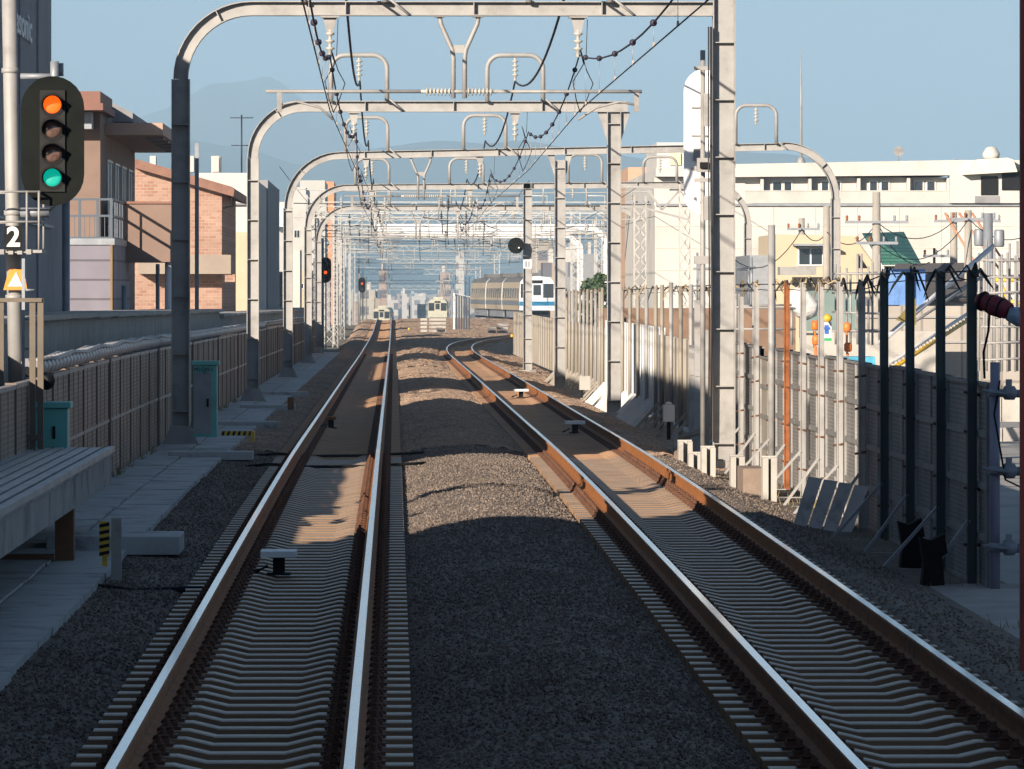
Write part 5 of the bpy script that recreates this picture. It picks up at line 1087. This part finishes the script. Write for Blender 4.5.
train(XP(381.5, 1010), 1010, ZP(307.5, 1010)-3.8, math.atan2(.6, 60), 3, 'cream train sinking below the crest far ahead on the left track', creamt, creamt, creamt)

# spare sleepers stacked by the line
for s_, (xa, xb, d, n_) in enumerate(((420.5, 427, 372, 4), (429, 446, 374, 4), (488, 496, 352, 2), (497, 508, 350, 3))):
    for k in range(n_):
        z = ZP(332, d) + k*.235 if s_ < 2 else ZP(333, d)+k*.2
        b = MB(); b.box(XP(xa, d), XP(xb, d), d, d+.3+.6*(s_ > 1), z, z+.15)
        b.build('spare_sleeper', conc_l if s_ < 2 else conc, None, ['%s white spare sleeper of the narrow stack left of the wide one', '%s white spare sleeper of the wide stack at the crest', '%s pale beam of the small pile left of the fence end', '%s pale beam of the pile nearest the fence end'][s_] % (['lowest', 'second from bottom', 'third from bottom', 'topmost'][k] if not (s_ > 1 and k == n_-1) else 'topmost'), 'sleeper', 'spare sleepers piled by the track')
T = thing('steel_rack', (XP(462, 400), 400, rz(400)-.5), 'row of upright white steel bars before the bending train', 'rack')
for k in range(7):
    b = MB(); x = XP(454+k*2.6, 400); b.box(x-.05, x+.05, 400+k*.3, 400.1+k*.3, rz(400)-.6, ZP(293+k*.6, 400)); b.build('bar', galv_w, T)
for i, (px, py, d) in enumerate(((409, 329, 400), (428, 363, 215), (512, 336, 300))):
    b = MB(); x = XP(px, d); z = ZP(py, d); b.lathe([(.09, 0), (.1, .05), (.07, .12), (.02, .15)], (x, d, z-.06), (0, 0, 1), 10); b.build('yellow_marker', yellow, None, ['farthest small yellow marker on the ballast', 'small yellow marker on the ballast between the tracks', 'small yellow marker where the right track bends'][i], 'marker', 'small yellow markers on the ballast')

# ------------------------------------------------------------------ trees
leafm = mat('dark_foliage', (.05, .085, .03), .7, 0, .5, 1.5); barkm = mat('bark', (.10, .07, .05), .9)
def tree(x, y, z0, h, r_, lab, seed):
    g_ = random.Random(seed); T = thing('tree', (x, y, z0), lab, 'tree', 'trees in the background')
    b = MB(); b.tube([(x, y, z0), (x+.1, y, z0+h*.5), (x, y, z0+h*.85)], .2, 8, rr=[h*.03, h*.02, .03])
    for k in range(6): a = g_.uniform(0, 6.28); b.tube([(x, y, z0+h*(.3+.07*k)), (x+math.cos(a)*r_*.7, y+math.sin(a)*r_*.7, z0+h*(.45+.08*k))], .05, 5, rr=[.06, .015])
    b.build('trunk', barkm, T); b = MB()
    cl = [(x+g_.gauss(0, r_*.5), y+g_.gauss(0, r_*.5), z0+h*g_.uniform(.35, .95), r_*g_.uniform(.25, .5)) for _ in range(16)]
    for cx, cy, cz, cr in cl:
        for _ in range(90):
            v = Vector((g_.gauss(0, 1), g_.gauss(0, 1), g_.gauss(0, .8))).normalized()*cr*g_.uniform(.5, 1.05)
            n_ = Vector((g_.gauss(0, 1), g_.gauss(0, 1), g_.gauss(0, 1))).normalized(); t_ = n_.orthogonal().normalized(); q = n_.cross(t_); s_ = g_.uniform(.1, .22)
            c = Vector((cx, cy, cz))+v; b.add([c-t_*s_, c+q*s_*.6, c+t_*s_, c-q*s_*.6], [(0, 1, 2, 3)])
    b.build('crown', leafm, T)
for i, (px, py, d, r_) in enumerate(((623, 266, 285, 1.0), (598, 282, 330, 1.3), (640, 285, 300, 1.2))):
    z0 = rz(d)-.9; zt = ZP(py, d); tree(XP(px, d), d, z0, zt-z0, r_, ['dark narrow tree right of the white gantry legs', 'low dark bush behind the slatted fence', 'low dark tree before the peach block'][i], i+3)

# ------------------------------------------------------------------ city beyond and mountains
def facade(name, wall_, win_):
    return brickmat(name, win_, tuple(c*1.5 for c in win_), wall_, 3.1, 3.0, 'x', .75, .8, .0, .0, 0., .08)
fac = [facade('far_facade_white', (.42, .42, .42), (.13, .14, .17)), facade('far_facade_tan', (.33, .28, .23), (.10, .10, .12)), facade('far_facade_grey', (.24, .245, .26), (.09, .10, .12)), facade('far_facade_pink', (.32, .25, .22), (.10, .09, .10)), facade('far_facade_cream', (.38, .36, .31), (.12, .12, .13))]
rc = random.Random(21); used = []
kinds = ['white', 'tan', 'grey', 'pink', 'cream']
spots = [(560, 600, 262, 640, 2, 'broad grey block right of the round signal'), (566, 596, 254, 700, 2, 'tall grey block with a stepped roof behind the white gantry legs'), (528, 552, 240, 900, 1, 'tan block with a rounded roof right of the round signal'), (585, 598, 254, 780, 0, 'slim white tower right of the grey block'),
         (456, 464, 252, 1300, 0, 'slim white tower in the far centre'), (379, 387, 270, 1200, 3, 'small red and white chimney block above the left track'), (600, 640, 285, 560, 0, 'low white block behind the far fence'), (440, 450, 272, 1500, 3, 'pink block right of centre in the distance')]
for px0, px1, py, d, k, lab in spots:
    T = thing('distant_building', (XP((px0+px1)/2, d), d, rz(d)-.7), lab, 'building', 'city buildings in the distance')
    b = MB(); b.box(XP(px0, d), XP(px1, d), d, d+14, rz(d)-.8, ZP(py, d)); b.build('wall', fac[k], T)
    b = MB(); b.box(XP(px0, d)+.5, XP(px0, d)+(XP(px1, d)-XP(px0, d))*.5, d+2, d+8, ZP(py, d)+.01, ZP(py, d)+1.6); b.build('roof_hut', whitew, T)
ctx = ['left of the line', 'above the left track', 'over the crest', 'right of the crest', 'behind the bending train', 'behind the fence', 'far right', 'behind the masts']
seen = set(); n_ = 0
for k in range(190):
    d = rc.choice((560, 650, 760, 900, 1100, 1400, 1800, 2400, 3200, 4200)); px = rc.uniform(345, 740) if k < 110 else rc.uniform(-40, 345)
    wpx = rc.uniform(6, 20)*(900/d)**.4; py = rc.uniform(289, 306) - (6 if rc.random() < .2 else 0)
    if d < 800: py = rc.uniform(294, 308)
    kk = rc.randrange(5); x0, x1 = XP(px-wpx/2, d), XP(px+wpx/2, d); z0 = rz(d)-.8; z1 = ZP(py, d)
    if z1 < z0+3: z1 = z0+rc.uniform(4, 9)
    if d < 1050 and (-6 < x0 < 16 or -6 < x1 < 16): continue
    n_ += 1; col_ = int(px//30)
    T = thing('distant_building', ((x0+x1)/2, d, z0), 'small hazy %s building in the distant city beyond the crest' % kinds[kk], 'building', 'hazy %s buildings in the distant city' % kinds[kk])
    b = MB(); b.box(x0, x1, d, d+rc.uniform(8, 16), z0, z1); b.build('wall', fac[kk], T)
    if rc.random() < .6: b = MB(); xm = x0+(x1-x0)*rc.uniform(.1, .5); b.box(xm, xm+(x1-x0)*.3, d+2, d+6, z1+.01, z1+rc.uniform(.8, 1.8)); b.build('roof_hut', whitew, T)
forest = mat('far_forest_slope', (.045, .07, .06), .95, 0, .35, .004)
def ridge(D, pts, seed, depth, lab):
    xs = [(p[0]-394)/F*D+.78 for p in pts]; zs = [2.3+(290-p[1])/F*D for p in pts]; g_ = np.random.default_rng(seed)
    N = 220; X_ = np.linspace(xs[0], xs[-1], N); H_ = np.interp(X_, xs, zs)
    for fq, am in ((.004, .02), (.012, .012), (.03, .008)): H_ = H_+np.sin(X_*fq*2+g_.uniform(0, 6))*am*(H_+6)
    rows = 16; vs = []; fs = []
    for r_ in range(-4, rows):
        t_ = r_/(rows-1); 
        for i in range(N):
            q = H_[i]*(1-abs(t_))**1.1 if t_ >= 0 else H_[i]*(1+t_*1.5)
            bump = 1+.10*math.sin(X_[i]*.011+r_*1.3)*math.sin(X_[i]*.004+r_*.7)*(t_ > 0)
            vs.append((X_[i], D-depth*t_, q*bump-8*abs(t_)))
    R_ = rows+4
    for r_ in range(R_-1):
        for i in range(N-1): fs.append((r_*N+i, r_*N+i+1, (r_+1)*N+i+1, (r_+1)*N+i))
    b = MB(); b.add(vs, [f[::-1] for f in fs], 0, True); b.build('hills', forest, kind='structure')
ridge(9800, [(-700, 200), (-300, 170), (0, 150), (90, 140), (130, 124), (160, 112), (190, 95), (212, 85), (240, 83), (268, 84), (285, 92), (310, 108), (340, 126), (370, 150), (420, 175), (520, 200), (800, 225), (1400, 250)], 1, 2500, '')
ridge(7000, [(-900, 220), (-200, 190), (60, 160), (150, 143), (200, 140), (250, 150), (300, 165), (345, 158), (390, 150), (430, 148), (475, 143), (520, 141), (560, 146), (610, 156), (660, 158), (700, 148), (745, 146), (790, 153), (860, 170), (1000, 190), (1500, 220)], 2, 2200, '')

# service wires slung between the utility poles at the right
for i, (x0, y0, x1, y1, sg, nm) in enumerate(((877, 222, 954, 221, .5, 'upper wire from the tall pole to the braced pole'), (877, 243, 969, 219, .8, 'lower wire from the tall pole to the transformer pole'), (827, 232, 877, 222, .5, 'wire from the arch leg pole to the tall pole'), (802, 229, 827, 232, .3, 'short wire from the stub pole to the arch leg pole'), (969, 219, 1040, 226, .5, 'wire running off to the right from the transformer pole'), (877, 222, 930, 262, .5, 'wire dropping from the tall pole to the grey roofed shed'), (724, 250, 802, 229, .8, 'wire from the nearest right column to the stub pole'))):
    b = MB(); a, c = P(x0, y0, 172), P(x1, y1, 176); b.tube([a+(c-a)*t-Vector((0, 0, 4*sg*t*(1-t))) for t in [k/10 for k in range(11)]], .014, 5); b.build('service_wire', wirem, None, nm, 'wire', 'service wires between the right hand poles')
# dead weeds at the foot of the walls and the barrier
def weeds():
    g_ = random.Random(8); b = MB()
    for _ in range(2600):
        side_ = g_.random() < .45
        y = 38+g_.random()**1.3*90; x = (-2.6+g_.uniform(-.02, .05)) if side_ else FX-.25+g_.gauss(0, .16); z = rz(y)-(.10 if side_ else .5)
        if math.sin(y*1.9)+math.sin(y*.7) < .5: continue
        h = g_.uniform(.05, .16); dx, dy = g_.uniform(-.06, .06), g_.uniform(-.06, .06); w_ = .006
        b.add([(x-w_, y, z), (x+w_, y, z), (x+dx, y+dy, z+h)], [(0, 1, 2)])
    b.build('dry_weeds', mat('dry_weeds', (.20, .17, .08), .9, 0, .4, 5), None, 'thin dry weeds along the foot of the walls', 'weeds', kind='stuff')
weeds()
